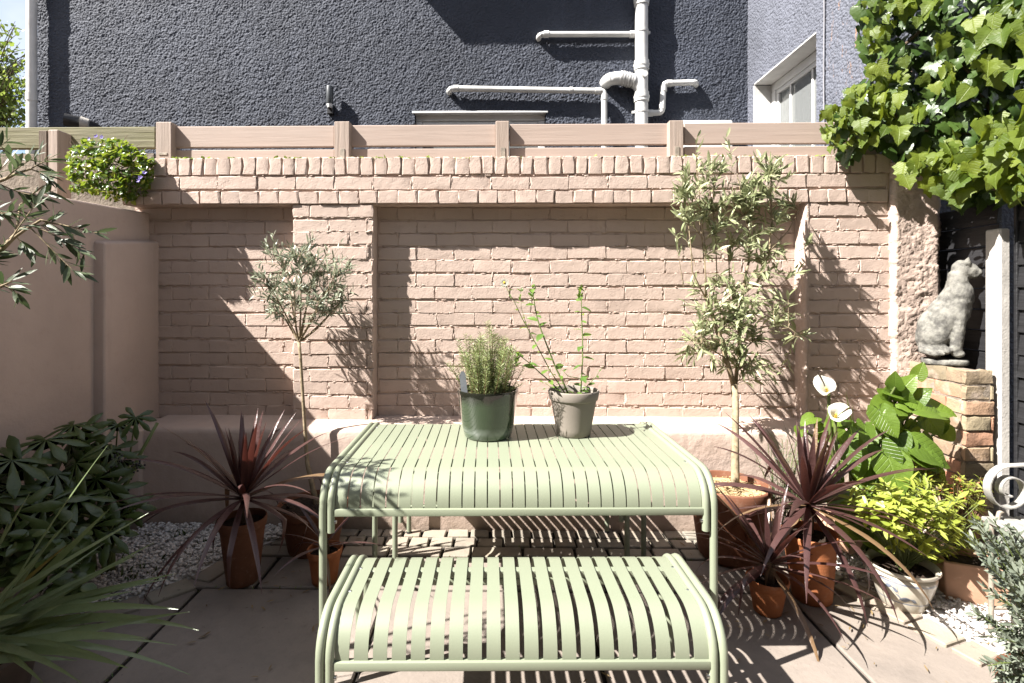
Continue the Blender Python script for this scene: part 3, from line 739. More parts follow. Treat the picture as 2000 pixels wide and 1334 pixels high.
w1=[hp(1240,67,o),hp(1062,67,o)]; mb=MB(); mb.tube(rpath([w1[0],w1[1],w1[1]+Vector((-.045,.0,-.012)),w1[1]+Vector((-.05,.12,-.02))],.03),.027,12); q=part(ho,'waste_pipe',mb,M_white,angle=60)
for (p0,p1) in ((w1[0]+Vector((-.05,0,0)),w1[0]),(w1[1],w1[1]+Vector((.05,0,0)))):
    mb=MB(); mb.tube([p0,p1],.034,12); part(ho,'socket',mb,M_white,parent=q,angle=50)
w2=[hp(886,173,o),hp(1180,178,o),hp(1181,245,o)]; s0=w2[0]
mb=MB(); mb.tube(rpath([s0+Vector((-.05,.12,-.02)),s0+Vector((-.045,0,-.012)),s0,w2[1],w2[2]+Vector((0,0,-1.5))],.04),.029,12); q=part(ho,'waste_pipe',mb,M_white,angle=60)
zc=w2[1]
for (p0,p1) in ((s0,s0+Vector((.05,0,0))),(hp(1112,176.5,o),hp(1118,176.7,o)),(zc+Vector((-.09,0,0)),zc+Vector((-.03,0,0))),(zc+Vector((0,0,-.03)),zc+Vector((0,0,-.09)))):
    mb=MB(); mb.tube([p0,p1],.034,12); part(ho,'socket',mb,M_white,parent=q,angle=50)
w3=[hp(1265,221,o),hp(1293,220,o),hp(1296,163,o),hp(1360,161,o)]
mb=MB(); mb.tube(rpath([w3[0],w3[1],w3[2],w3[3],w3[3]+Vector((.03,.12,0))],.04),.029,12); q=part(ho,'waste_pipe',mb,M_white,angle=60)
for (p0,p1) in ((w3[0],w3[0]+Vector((.05,0,0))),(w3[1]+Vector((0,0,.03)),w3[1]+Vector((0,0,.08))),(w3[2]+Vector((0,0,-.03)),w3[2]+Vector((0,0,-.08))),(w3[2]+Vector((.03,0,0)),w3[2]+Vector((.08,0,0)))):
    mb=MB(); mb.tube([p0,p1],.034,12); part(ho,'socket',mb,M_white,parent=q,angle=50)
dx=hp(62,100,.10).x
mb=MB(); mb.tube([(dx,HY-.10,0),(dx,HY-.10,7)],.045,16); dp=part(ho,'downpipe',mb,M_white,angle=50)
for yy in (190,-20):
    z=hp(62,yy,.1).z; mb=MB(); mb.tube([(dx,HY-.10,z-.04),(dx,HY-.10,z+.04)],.051,16); part(ho,'collar',mb,M_white,parent=dp,angle=50)
mb=MB(); pts=[]
for i in range(14): 
    z=1.5+i*.4; pts.append((RX-.03,PX(1617,100,RX).y+.004*math.sin(i*2.1),z))
mb.tube(pts,.006,6); part(ho,'cable',mb,M_cable,angle=180)
# wall lamp, flue and box
wl=thing('wall_lamp','small dark cylindrical wall lamp fixed to the slate grey pebbledash','lamp',hp(644,198,.06))
c=hp(644,186,.09); mb=MB(); mb.lathe([(0,-.085),(.034,-.085),(.036,-.08),(.036,.08),(.034,.085),(0,.085)],18,c); part(wl,'shade',mb,M_lamp,angle=40)
mb=MB(); mb.lathe([(0,-.125),(.022,-.125),(.03,-.10),(.03,-.087),(0,-.087)],16,c); part(wl,'lens',mb,M_upvc,angle=40)
c=hp(645,213,.05); mb=MB(); mb.box(c.x-.03,c.x+.03,HY-.06,HY,c.z-.05,c.z+.05); mb.box(c.x-.012,c.x+.012,HY-.1,HY-.055,c.z-.01,c.z+.02); part(wl,'bracket',mb,M_dark,bevel=.006)
fl=thing('flue_cowl','black open ended flue cowl poking over the mossy rail','flue',hp(155,241,.15))
c=hp(152,241,.15); mb=MB(); mb.tube([c+Vector((.06,.15,0)),c+Vector((.05,0,0)),c+Vector((-.07,-.08,.012))],[.055,.058,.062],18,False); part(fl,'pipe',mb,M_dark,angle=50)
mb=MB(); mb.tube([c+Vector((.10,.02,-.005)),c+Vector((.04,-.01,0))],[.05,.066],18); part(fl,'collar',mb,M_concrete,angle=50)
a=hp(1330,234,.12); b=hp(1432,260,.12); mb=MB(); mb.box(a.x,b.x,HY-.12,HY-.002,b.z-.4,a.z); bx=thing('meter_box','flat topped white meter box on the house wall behind the fence','box',(a.x,HY-.06,a.z)); part(bx,'case',mb,M_upvc,bevel=.02,seg=2)
mb=MB(); mb.box(a.x+.03,b.x-.03,HY-.135,HY-.123,b.z-.36,a.z-.04); part(bx,'door',mb,M_upvc,bevel=.004)
# ================================================================== BLACK BOARDED FENCE, POST, BRICK PILLAR
random.seed(21)
BX=2.72
bf=thing('black_fence','black stained horizontal board fence behind the cat statue','fence',(BX,-.4,0))
z=.0; hb=.118
while z<1.88:
    for (ya,yb) in ((-.335,.12),(-1.9,-.432)):
        mb=MB(); q=rr(-.003,.003)
        mb.add([(BX-.016+q,ya,z),(BX+.012,ya,z),(BX+.012,yb,z),(BX-.016+q,yb,z),(BX-.002+q,ya,z+hb-.004),(BX+.012,ya,z+hb-.004),(BX+.012,yb,z+hb-.004),(BX-.002+q,yb,z+hb-.004)],[(0,3,2,1),(4,5,6,7),(0,1,5,4),(1,2,6,5),(2,3,7,6),(3,0,4,7)])
        part(bf,'board',mb,M_black,bevel=.002)
    z+=hb
mb=MB(); mb.box(BX-.02,BX+.03,-.45,-.431,0,1.9); part(bf,'batten',mb,M_black,bevel=.003)
a=P(1922,450,-.335)
cp=thing('concrete_post','pale concrete fence post beside the brick pillar','post',(a.x+.03,-.38,0))
mb=MB(); mb.box(a.x,a.x+.055,-.429,-.337,-.05,a.z); part(cp,'shaft',mb,M_concrete,bevel=.008)
# old brick pillar
pa=Vector((2.455,0,0)); pb=Vector((2.605,0,0)); PZ=P(1850,716,-.28).z; PYF2=-.43
bp_=thing('brick_pillar','crumbling unpainted brick pillar carrying the stone cat','pillar',((pa.x+pb.x)/2,-.26,0))
mb=MB(); mb.box(pa.x+.007,pb.x-.006,PYF2+.008,-.02,-.02,PZ-.010); part(bp_,'core',mb,M_oldmortar,bevel=.01)
z=PZ; k=0
obm=[brick_mesh(.2,.066,.03,1.5).mesh('brick',angle=32) for _ in range(8)]
for me in obm: me.materials.append(M_oldbrick)
Lp=Matrix.Translation(-bp_.location)
while z>.05:
    h=.082; cuts=[pa.x,pa.x+.13,pb.x] if k%2 else [pa.x,pb.x]
    for x0,x1 in zip(cuts[:-1],cuts[1:]):
        link('brick',random.choice(obm),None,bp_,Lp@Matrix.Translation((x0+.004,PYF2+rr(-.004,.004),z-h+.008))@Matrix.Rotation(rr(-.015,.015),4,'Y')@Matrix.Diagonal(((x1-x0-.008)/.2,1,(h-.009)/.066,1)))
    # left flank
    fc=[-.40,-.22,-.02] if k%2 else [-.40,-.30,-.13,-.02]
    for y0_,y1_ in zip(fc[:-1],fc[1:]):
        link('brick',random.choice(obm),None,bp_,Lp@Matrix.Translation((pa.x+rr(-.005,.004),y1_-.005,z-h+.008))@Matrix.Rotation(R(-90)+rr(-.01,.01),4,'Z')@Matrix.Diagonal(((y1_-y0_-.008)/.2,1,(h-.009)/.066,1)))
    z-=h; k+=1

# unseen block added behind the viewer to screen half of the sky
mb=MB(); mb.box(-9,9,-9.5,-7.2,-.05,7.5); bb=struct('unseen_sky_screen',mb,M_oldmortar,smooth=False)
# ================================================================== TABLE AND BENCHES
def arch(x, w, h, r, zend0, zend1, n=7):
    """inverted U in the plane x=const, along y from -w/2 to w/2"""
    p=[(x,-w/2,zend0)]
    for i in range(n+1):
        a=math.pi/2*i/n; p.append((x,-w/2+r-r*math.cos(a),h-r+r*math.sin(a)))
    for i in range(n+1):
        a=math.pi/2*i/n; p.append((x,w/2-r+r*math.sin(a),h-r+r*math.cos(a)))
    p.append((x,w/2,zend1)); return p
def slatted(name, label, cat, W, DP, h, r, n, sw, half, inner, tr, drop, group=None, bars=(0,)):
    t=thing(name,label,cat,(0,0,0),0,group)
    for s in (-1,1):
        mb=MB(); mb.tube(arch(s*W,DP,h,r,0.012,0.012),tr,12); lf=part(t,'leg_frame',mb,M_green,world=False,angle=50)
        for sy in (-1,1):
            mb=MB(); mb.tube([(s*W,sy*DP/2,0),(s*W,sy*DP/2,.014)],tr*1.12,12); part(t,'foot_cap',mb,M_dark,world=False,parent=lf,angle=50)
        mb=MB(); mb.tube(arch(s*inner,DP,h,r,h-drop,h-drop),tr*.96,12); ef=part(t,'edge_tube',mb,M_green,world=False,angle=50)
        for sy in (-1,1):
            for (yy,zz) in ((sy*DP/2,h-drop+.035),(sy*(DP/2-r-.05),h)):
                mb=MB(); xx=s*(inner-tr*.9)
                mb.tube([(xx,yy,zz),(xx-s*.007,yy,zz)],.0065,8); part(t,'bolt',mb,M_bolt,world=False,parent=ef,angle=50)
    path=arch(0,DP-.004,h+.004,r+.002,h-r-.004,h-r-.004,8)
    pitch=(2*half-sw)/(n-1)
    mb=MB(); th=.003
    for k,(x,y,z) in enumerate(path):
        a=Vector(path[min(k+1,len(path)-1)])-Vector(path[max(k-1,0)]); a.normalize(); nn=Vector((0,-a.z,a.y))
        for (xx,q) in ((-sw/2,0),(sw/2,0),(sw/2,-th),(-sw/2,-th)): mb.v.append((xx,y+nn.y*q,z+nn.z*q))
    m=len(path)
    for k in range(m-1):
        for j in range(4): a=k*4+j; b=k*4+(j+1)%4; mb.f.append((a,b,b+4,a+4))
    mb.f.append((3,2,1,0)); mb.f.append(tuple((m-1)*4+j for j in range(4)))
    me=mb.mesh('slat',angle=50); me.materials.append(M_green)
    for i in range(n):
        link('slat',me,None,t,Matrix.Translation((-half+sw/2+i*pitch,0,rr(-.0006,.0006))))
    for s in (-1,1):
        mb=MB(); mb.box(-inner,inner,s*(DP/2-.004)-.012,s*(DP/2-.004)+.012,h-r-.030,h-r-.004); part(t,'rail',mb,M_green,world=False,bevel=.004,seg=2)
    for yb in bars:
        mb=MB(); mb.box(-inner,inner,yb-.013,yb+.013,h-.026,h-.0005); part(t,'cross_bar',mb,M_green,world=False,bevel=.003)
    return t
def cam2w(xc, d): return CAM+_f*d+_r*xc-Vector((0,0,CH))
tb=slatted('garden_table','sage green slatted metal garden table with rounded ends carrying two plant pots','table',.685,.835,.74,.105,29,.0398,.643,.657,.0135,.19,bars=(-.22,.22))
tb.location=cam2w(.0835,2.257); tb.rotation_euler=(0,0,.027)
be=slatted('garden_bench','sage green slatted metal bench in front of the table','bench',.572,.445,.45,.104,20,.040,.531,.544,.0135,.19,'green slatted benches either side of the table',bars=(.07,))
be.location=cam2w(.078,1.711); be.rotation_euler=(0,0,.024)
b2=copy_tree(be); b2.location=cam2w(.083,2.81); b2.rotation_euler=(0,0,.024+math.pi)
b2['label']='sage green bench behind the table, only its legs showing beneath the tabletop'
# ================================================================== POTS
def pot(root, r0, r1, h, mat, rim=.03, rimw=.008, th=.011, soil=None, soilz=.03, n=40, rnd=.006):
    p=[(0,0),(r0-rnd,0),(r0,rnd)]
    zr=h-rim; rz=r0+(r1-rimw-r0)*zr/h
    for i in range(1,6): p.append((r0+(rz-r0)*i/6,rnd+(zr-rnd)*i/6))
    if rimw>0: p+=[(rz,zr-.001),(rz+rimw*.8,zr+.002),(rz+rimw,zr+.006)]
    p+=[(r1-.001,h-.006),(r1-.004,h-.001),(r1-th*.5,h),(r1-th+.002,h-.002),(r1-th,h-.008),(r1-th-.012,h-soilz-.03)]
    mb=MB(); mb.lathe(p,n,wob=.004); o=link('pot',mb.mesh('pot',angle=50),mat,root)
    mb=MB(); mb.disc(r1-th-.004,h-soilz,n,bump=.008); link('soil',mb.mesh('soil',angle=180),soil or M_soil,root)
    return o
def strap(base, az, el, L, wd, droop, twist=0, n=9, tip=.0, kink=None):
    """curved strap leaf: returns MB; el = starting elevation"""
    p=Vector(base); pts=[p.copy()]; ws=[]; sd=[]; e=el; a=az
    for i in range(n+1):
        t=i/n; w_=wd*(.55+.45*min(1,t/.25)) if t<.25 else wd*(1-((t-.25)/.75)**2.2*.97)
        ws.append(max(w_,.0012)); d=Vector((math.cos(a)*math.cos(e),math.sin(a)*math.cos(e),math.sin(e)))
        s=Vector((-math.sin(a),math.cos(a),0)); s=Quaternion(d,twist*t)@s; sd.append(s)
        if i<n:
            p=p+d*(L/n); pts.append(p.copy()); e-=droop*(.35+1.3*t)/n
            if kink and abs(t-kink[0])<.5/n: e-=kink[1]
            a+=twist*.12/n
    mb=MB(); mb.ribbon(pts,ws,sd,.28); return mb
def cordyline(root, base, n, L, wd, seed, old=.35, els=(1.5,-.35)):
    random.seed(seed); b=Vector(base); az=rr(0,6)
    stem=MB(); stem.tube([(b.x,b.y,b.z-.16),(b.x+.005,b.y,b.z-.06),(b.x,b.y,b.z+.03)],[.017,.02,.012],8)
    link('stem',stem.mesh('stem'),M_barkD,root)
    for i in range(n):
        t=i/(n-1); az+=2.399+rr(-.2,.2)
        el=els[0]+(els[1]-els[0])*t**1.05+rr(-.12,.12)
        LL=L*(.62+.5*math.sin(min(1,t*1.25)*math.pi*.62))*rr(.85,1.1)
        dr=(.1+1.5*t**1.3)*rr(.6,1.25)
        kink=(rr(.35,.7),rr(.5,1.3)) if t>.6 and random.random()<.2 else None
        mb=strap(b+Vector((math.cos(az)*.012,math.sin(az)*.012,-.05*t)),az,el,LL,wd*rr(.8,1.1),dr,rr(-.6,.6),10,kink=kink)
        link('leaf',mb.mesh('leaf',angle=180),M_cord,root)
def potted(name,label,cat,px,py,r0,r1,h,mat,rim=.03,rimw=.008,soil=None,soilz=.03,lean=0,group=None):
    loc=G(px,py); t=thing(name,label,cat,loc,rr(0,6),group); t.rotation_euler=(0,lean,0); pot(t,r0,r1,h,mat,rim,rimw,soil=soil,soilz=soilz); return t
random.seed(31)
t=potted('potted_cordyline','burgundy spiky cordyline in a tall dark terracotta pot beside the shaded gravel','potted plant',474,1135,.072,.112,.31,M_terra_old,.045,.006)
cordyline(t,(.005,0,.44),52,.50,.034,7)
t=potted('potted_cordyline','small sparse cordyline in a small terracotta pot by the table leg','potted plant',634,1136,.058,.085,.165,M_terra,.035,.006)
cordyline(t,(.0,0,.21),15,.27,.018,12,els=(1.2,-.2))
t=potted('potted_cordyline','big burgundy cordyline in a tall bright terracotta pot beside the blue and white pot','potted plant',1586,1168,.08,.117,.305,M_terra,.03,.005,lean=-.04)
cordyline(t,(.0,0,.46),64,.47,.033,18,els=(1.52,-.45))
t=potted('potted_cordyline','small upright cordyline in a small terracotta pot in front of the big olive pot','potted plant',1499,1194,.056,.088,.15,M_terra,.033,.006)
cordyline(t,(.01,0,.24),36,.40,.025,23,els=(1.45,-.3))
# ================================================================== LEAF SHAPES
def lance(L, wd, fold=.25, curl=.12, n=4, base=.15):
    pts=[]; ws=[]
    for i in range(n+1):
        t=i/n; pts.append((0,t*L,-curl*L*t*t)); ws.append(max(.0006,wd*math.sin(math.pi*min(1,(t*.93+.05)))**.8))
    mb=MB(); mb.ribbon(pts,ws,Vector((1,0,0)),fold); return mb
def outline_leaf(pts, L, droop=.12, fold=.18, wave=.035):
    """pts = half outline (x>=0) from stalk to tip in unit size; mirrored, fanned to a spine, cupped and drooped"""
    mb=MB(); m=len(pts)
    def bend(x,y,k): return (x*L,y*L,(fold*abs(x)-droop*y*y-.10*max(0,abs(x)-.3)**1.0)*L)
    sp=[]; R_=[]; L_=[]
    for (x,y) in pts:
        yc=y*.86+.05
        sp.append(len(mb.v)); mb.v.append(bend(0,min(max(yc,0),1),0))
        ym=(y+yc)/2
        r1_=len(mb.v); mb.v.append(bend(x*.52,ym,0)); r2=len(mb.v); b_=bend(x,y,0); mb.v.append((b_[0],b_[1],b_[2]+rr(-wave,wave)*L)); R_.append((r1_,r2))
        l1=len(mb.v); mb.v.append(bend(-x*.52,ym,0)); l2=len(mb.v); b_=bend(-x,y,0); mb.v.append((b_[0],b_[1],b_[2]+rr(-wave,wave)*L)); L_.append((l1,l2))
    for i in range(m-1):
        mb.f.append((sp[i],R_[i][0],R_[i+1][0],sp[i+1])); mb.f.append((R_[i][0],R_[i][1],R_[i+1][1],R_[i+1][0]))
        mb.f.append((L_[i][0],sp[i],sp[i+1],L_[i+1][0])); mb.f.append((L_[i][1],L_[i][0],L_[i+1][0],L_[i+1][1]))
    return mb
IVY=[(.02,.02),(.20,-.10),(.36,-.06),(.40,.08),(.55,.20),(.46,.30),(.36,.42),(.43,.60),(.26,.66),(.14,.84),(0.004,1.0)]
IVY2=[(.02,.02),(.24,-.08),(.42,.04),(.47,.22),(.42,.40),(.33,.56),(.24,.70),(.11,.88),(0.004,1.0)]
HEART=[(.02,.0),(.16,-.20),(.30,-.22),(.40,-.10),(.45,.08),(.44,.26),(.38,.46),(.28,.66),(.15,.84),(0.004,1.0)]
OVAL=[(.02,.02),(.2,.12),(.33,.3),(.37,.48),(.3,.7),(.16,.88),(0.004,1.0)]
def palmate(L, lobes=8, seed=0):
    random.seed(seed); mb=MB(); c=0; mb.v.append((0,0,.02*L))
    for k in range(lobes):
        a=R(-128+256*k/(lobes-1)); ln=L*(1-.32*abs(math.sin(a/2))**1.5)*rr(.93,1.05); w_=.115*L
        d=Vector((math.sin(a),math.cos(a),0)); s=Vector((d.y,-d.x,0))
        prof=[(.36,.62),(.52,.8),(.70,1.0),(.86,.66),(1.0,.03)]
        rows=[]
        for (q,ww) in prof:
            z=-.22*L*q*q+.02*L
            ctr=d*ln*q; o=len(mb.v)
            mb.v += [tuple(ctr-s*w_*ww+Vector((0,0,z-.02*L))),tuple(ctr+Vector((0,0,z+.012*L))),tuple(ctr+s*w_*ww+Vector((0,0,z-.02*L)))]; rows.append(o)
        mb.f += [(c,rows[0],rows[0]+1),(c,rows[0]+1,rows[0]+2)]
        if k: mb.f.append((c,rows[0],last+2))
        last=rows[0]
        for a_,b_ in zip(rows[:-1],rows[1:]): mb.f += [(a_,b_,b_+1,a_+1),(a_+1,b_+1,b_+2,a_+2)]
    return mb
def bez(a,b,c,n=6): return [a*(1-t)**2+b*2*t*(1-t)+c*t*t for t in [i/n for i in range(n+1)]]
def wpart(root,name,mb,mat,**k): return part(root,name,mb,mat,world=True,**k)
def twig_cluster(wood, leaves, start, tip, nl, ll, np_, r=.0022, bendz=.0, spread=.9, from_=.25, up=Vector((0,0,.25))):
    """a curved twig with leaves along it"""
    mid=(start+tip)/2+rv(.18*(tip-start).length)+Vector((0,0,bendz)); pts=bez(start,mid,tip,5)
    wood.tube(pts,[r,r,r*.85,r*.7,r*.5,r*.35],5,False)
    for k in range(nl):
        t=from_+(1-from_)*(k+rr(0,1))/nl; i=min(4,int(t*5)); u=t*5-i
        p=pts[i].lerp(pts[i+1],u); d=(pts[i+1]-pts[i]).normalized()
        side=rv(1); side=side-d*side.dot(d); 
        if side.length<.05: continue
        dd=(d*rr(.35,1.0)+side.normalized()*spread*rr(.6,1.1)+up).normalized()
        leaves.append((random.randrange(np_),frame(p,dd,Vector((0,-.3,1))+rv(.9),ll*rr(.65,1.2))))
# ================================================================== OLIVE TREES IN POTS
random.seed(41)
ol=[lance(1,.21,.3,rr(-.05,.2),4).mesh('leaf',angle=180) for _ in range(4)]
loc=G(612,1070); t=thing('olive_tree','slim young olive with a round grey green crown in a wide terracotta bowl','tree',loc)
pot(t,.13,.188,.25,M_terra_old,.05,.009,soilz=.025)
dd_=3.03; tr=[Vector((loc.x+.01,loc.y+.03,.21))]+[D(px,py,dd_) for px,py in ((600,905),(597,860),(592,780),(587,700),(584,668))]
wood=MB(); wood.tube(tr,[.017,.012,.0105,.0095,.009,.0095],8)
lv=[]; top=tr[-1]; cc=D(592,560,dd_); rad=Vector((.285,.17,.265))
tips=[]
mains=[]
for (px,py,dz) in ((545,600,.05),(520,545,-.08),(560,520,.06),(585,500,-.05),(615,520,.08),(650,545,-.07),(668,585,.05),(625,590,-.12),(600,560,.12),(640,620,.0),(575,570,-.12)):
    e=D(px,py,dd_+dz); b=bez(top,(top+e)/2+Vector((0,0,-.02))+rv(.02),e,6); wood.tube(b,[.0065,.006,.005,.0045,.0035,.003,.002],6,False); mains.append(b)
for k in range(165):
    while True:
        q=rv(1)
        if q.length<1 and q.length>.25: break
    e=cc+Vector((q.x*rad.x*1.18,q.y*rad.y,q.z*rad.z*1.08))
    if e.z<cc.z-.17 and abs(q.x)<.25: continue
    if random.random()<.3: e+=Vector((rr(-.03,.03),0,rr(.0,.09)))
    b=min((p for mm in mains for p in mm[2:]), key=lambda p:(p-e).length+.2*random.random()); 
    twig_cluster(wood,lv,b,e,random.randint(8,14),.048,4,.0018,from_=.1)
for (px,py) in ((520,470),(530,455),(516,480)): twig_cluster(wood,lv,D(535,510,dd_),D(px,py,dd_),14,.045,4,.002)
wpart(t,'trunk',wood,M_bark,angle=180); scatter(t,'leaf',ol,lv,M_olive2,0)
# big olive
random.seed(43)
loc=G(1424,1085); t=thing('olive_tree','tall open olive tree with forked trunk in a large terracotta pot of straw mulch','tree',loc)
pot(t,.155,.205,.385,M_terra_old,.0,.0,th=.02,soil=M_mulch,soilz=.035,rnd=.02)
mu=MB()
for k in range(240):
    a=rr(0,6.28); q=rr(0,.17); p=Vector((loc.x+q*math.cos(a),loc.y+q*math.sin(a),.357+rr(0,.008))); d=Vector((rr(-1,1),rr(-1,1),rr(-.1,.2))).normalized()*rr(.008,.02)
    mu.tube([p-d,p+d],rr(.0012,.003),4)
wpart(t,'straw',mu,M_mulch,kind='stuff',smooth=False)
dt=2.98
def Q(px,py,o=0): return D(px,py,dt+o)
wood=MB(); lv=[]
wood.tube([Vector((D(1436,950,2.79).x,loc.y+.02,.32)),Q(1436,940,-.19),Q(1436,870,-.14),Q(1437,800,-.08),Q(1434,752,-.02)],[.026,.022,.019,.0175,.019],10)
brs=[]
def br(pts,r0,r1):
    ps=[Q(*p) for p in pts]; out=[]
    for a,b in zip(ps[:-1],ps[1:]): out+= [a.lerp(b,.0),a.lerp(b,.5)+rv(.004)]
    out.append(ps[-1]); n=len(out); wood.tube(out,[r0+(r1-r0)*i/(n-1) for i in range(n)],8); brs.append(out)
br(((1434,756,0),(1418,700,-.02),(1402,650,.02),(1390,610,.03),(1378,580,.03)),.015,.010)
br(((1378,582,.03),(1378,540,.0),(1376,470,.02),(1368,415,.03),(1362,330,.02)),.0045,.002)
br(((1380,585,.03),(1352,530,-.03),(1345,440,-.03),(1338,390,-.03)),.0045,.002)
br(((1380,580,.03),(1374,500,.06),(1366,430,.05),(1352,345,.05)),.004,.002)
br(((1390,600,.03),(1400,540,.05),(1397,460,.04),(1392,370,.02)),.004,.002)
br(((1436,752,0),(1444,690,.03),(1447,620,.04),(1452,560,.03),(1463,510,.02)),.012,.007)
br(((1450,575,.03),(1480,550,.0),(1503,495,-.02),(1508,430,0),(1506,350,.02)),.009,.003)
br(((1503,490,-.02),(1540,450,.02),(1560,412,.04)),.0045,.002)
br(((1463,512,.02),(1460,440,.05),(1450,400,.05),(1440,340,.04)),.0045,.002)
br(((1402,650,.02),(1425,590,.1),(1424,520,.1),(1418,440,.08)),.005,.002)
br(((1444,690,.03),(1490,650,-.05),(1540,640,-.08),(1566,660,-.1)),.004,.0015)
br(((1418,700,-.02),(1370,670,-.08),(1345,672,-.1)),.004,.0015)
ol2=[lance(1,rr(.19,.25),.25,rr(-.05,.25),4).mesh('leaf',angle=180) for _ in range(5)]
def fill(cx,cy,rx,ry,rd,n,nl,ll,up,sel=None,fr=.15):
    for k in range(n):
        while True:
            q=rv(1)
            if q.length<1: break
        e=Q(cx+q.x*rx,cy+q.y*ry,q.z*rd)
        b=min((p for i,mm in enumerate(brs) if sel is None or i in sel for p in mm), key=lambda p:(p-e).length+(.15*random.random())+(0 if p.z<e.z else .1))
        twig_cluster(wood,lv,b,e,random.randint(nl-3,nl+3),ll,5,.0018,from_=fr,up=up)
UP=Vector((0,0,.35))
fill(1372,375,66,78,.15,46,11,.066,UP,(1,2,3,4))
fill(1500,372,62,82,.15,44,11,.068,UP,(6,8,7))
fill(1440,400,70,80,.16,30,10,.062,UP,(8,9,4))
fill(1455,490,105,75,.16,40,9,.07,Vector((0,0,0)))
fill(1400,600,68,80,.17,34,10,.066,Vector((0,0,-.1)),(0,9,11))
fill(1475,625,88,95,.17,48,10,.07,Vector((0,0,-.2)),(5,10))
fill(1385,670,60,55,.14,24,9,.07,Vector((0,0,-.2)),(0,11))
fill(1500,700,50,40,.14,14,9,.068,Vector((0,0,-.3)),(5,10))
for (a,b,c,e) in ((1335,560,1318,455),(1560,490,1585,470),(1540,640,1570,655),(1520,560,1560,530),(1358,520,1330,450),(1370,370,1362,262),(1420,370,1418,268)): twig_cluster(wood,lv,Q(a,b),Q(c,e),11,.07,5,.002,from_=.45)
wpart(t,'trunk',wood,M_bark,angle=180); scatter(t,'leaf',ol2,lv,M_olive,0)
# olive reaching in from beyond the frame, near the camera
random.seed(47)
dn=1.55
def Qn(px,py,o=0): return D(px,py,dn+o)
bs_=Qn(-420,1000); t=thing('olive_tree','dark leaved olive branches reaching in front of the shaded rendered wall','tree',(bs_.x,bs_.y,0))
wood=MB(); lv=[]
wood.tube([(bs_.x,bs_.y,0),Qn(-380,900),Qn(-300,720),Qn(-220,600)],[.035,.028,.022,.018],8)
brs=[]; Q=Qn
br(((-220,600,0),(-120,560,0),(-30,520,.02),(30,460,.03),(60,440,.04)),.014,.004)
br(((-220,600,0),(-140,450,.05),(-60,380,.08),(10,350,.1),(60,330,.1)),.010,.003)
br(((-30,520,.02),(20,470,-.04),(80,430,-.02),(130,440,0),(165,500,.02)),.005,.002)
br(((-120,560,0),(-60,590,-.1),(0,560,-.12),(22,550,-.12)),.005,.002)
br(((30,460,.03),(40,400,.1),(75,370,.12),(100,360,.12)),.004,.002)
def tw(a,b,n,ll=.058,up=Vector((0,0,-.1)),o=0): twig_cluster(wood,lv,Qn(*a,o),Qn(*b,o),n,ll,5,.002,from_=.2,up=up,spread=.7)
for a,b,n in (((60,440),(165,500),12),((60,440),(110,430),9),((60,445),(150,535),12),((80,430),(190,455),9),((20,470),(75,395),10),((10,350),(80,300),10),((60,330),(95,345),9),((0,360),(70,380),10),((-60,380),(30,300),12),((-60,380),(10,420),10),((0,555),(35,575),7),((-30,570),(25,545),7),((-30,520),(10,480),10),((40,400),(110,372),9),((60,330),(100,310),7),((30,460),(70,500),7),((-60,340),(20,270),8),((-40,420),(45,410),12)): tw(a,b,int(n*1.35),o=rr(-.06,.08))
wpart(t,'trunk',wood,M_bark,angle=180)
scatter(t,'leaf',[lance(1,rr(.2,.26),.2,rr(0,.25),4).mesh('leaf',angle=180) for _ in range(5)],lv,M_oliveD,300)
# ================================================================== IVY
random.seed(53)
iv=thing('ivy','large leaved glossy green ivy spilling over the wall end and black boards','climber',(2.4,-.1,2.3))
ivp=[outline_leaf([(x*rr(.92,1.08),y+rr(-.02,.02)) for x,y in (IVY if k%3 else IVY2)],1,rr(.05,.5),rr(-.05,.45),.06).mesh('leaf',angle=180) for k in range(14)]
POLY=[(1606,258),(1640,196),(1692,128),(1672,20),(1700,-60),(2080,-60),(2080,330),(2000,375),(1930,405),(1850,388),(1790,330),(1725,290),(1640,300)]
def inpoly(x,y,poly):
    c=False
    for i in range(len(poly)):
        a=poly[i]; b=poly[i-1]
        if (a[1]>y)!=(b[1]>y) and x<(b[0]-a[0])*(y-a[1])/(b[1]-a[1])+a[0]: c=not c
    return c
lv=[]; li=[]
OUT=Vector((-.45,-.5,.75))
def ivleaf(px,py,d,s,lst,jit=.55):
    p=D(px,py,d); n=(OUT+rv(jit)).normalized(); tip=Vector((rr(-.7,.5),rr(-.5,.1),-1.0+rr(-.1,.5)))
    M=frame(p,tip,n,s); lst.append((random.randrange(14),M))
def ivd(px,py): 
    d=3.14-.5*max(0,(px-1600)/400)**1.7
    return d
# sprays: (centre, radii, how many, size)
for (cx_,cy_,rx,ry,n_,s_,dd) in ((1640,240,42,48,44,.075,.06),(1690,215,45,60,38,.095,.06),(1730,140,45,45,20,.10,.05),(1715,40,40,60,24,.085,.05),(1790,0,50,40,14,.12,.02),
        (1760,220,40,45,16,.115,.1),(1850,150,60,30,9,.13,.0),(1960,100,55,45,12,.14,.02),(1830,285,45,28,12,.13,.1),(1905,318,75,35,40,.12,.16),(1975,265,45,45,26,.125,.2),(1850,355,45,22,12,.11,.14),(1980,345,40,28,16,.12,.2),(1990,20,50,40,10,.14,.0),(1880,60,60,60,7,.13,-.05),(1900,230,70,50,6,.13,-.03),(1790,330,30,25,6,.11,.06),(2040,180,40,130,14,.14,.1)):
    for k in range(n_):
        q=rr(0,6.28); u=math.sqrt(random.random()); x=cx_+rx*u*math.cos(q); y=cy_+ry*u*math.sin(q)
        ivleaf(x,y,ivd(x,y)-.6*dd*rr(.3,1.2)-rr(-.03,.05),s_*rr(.5,1.0),lv,.85)
cnt=0
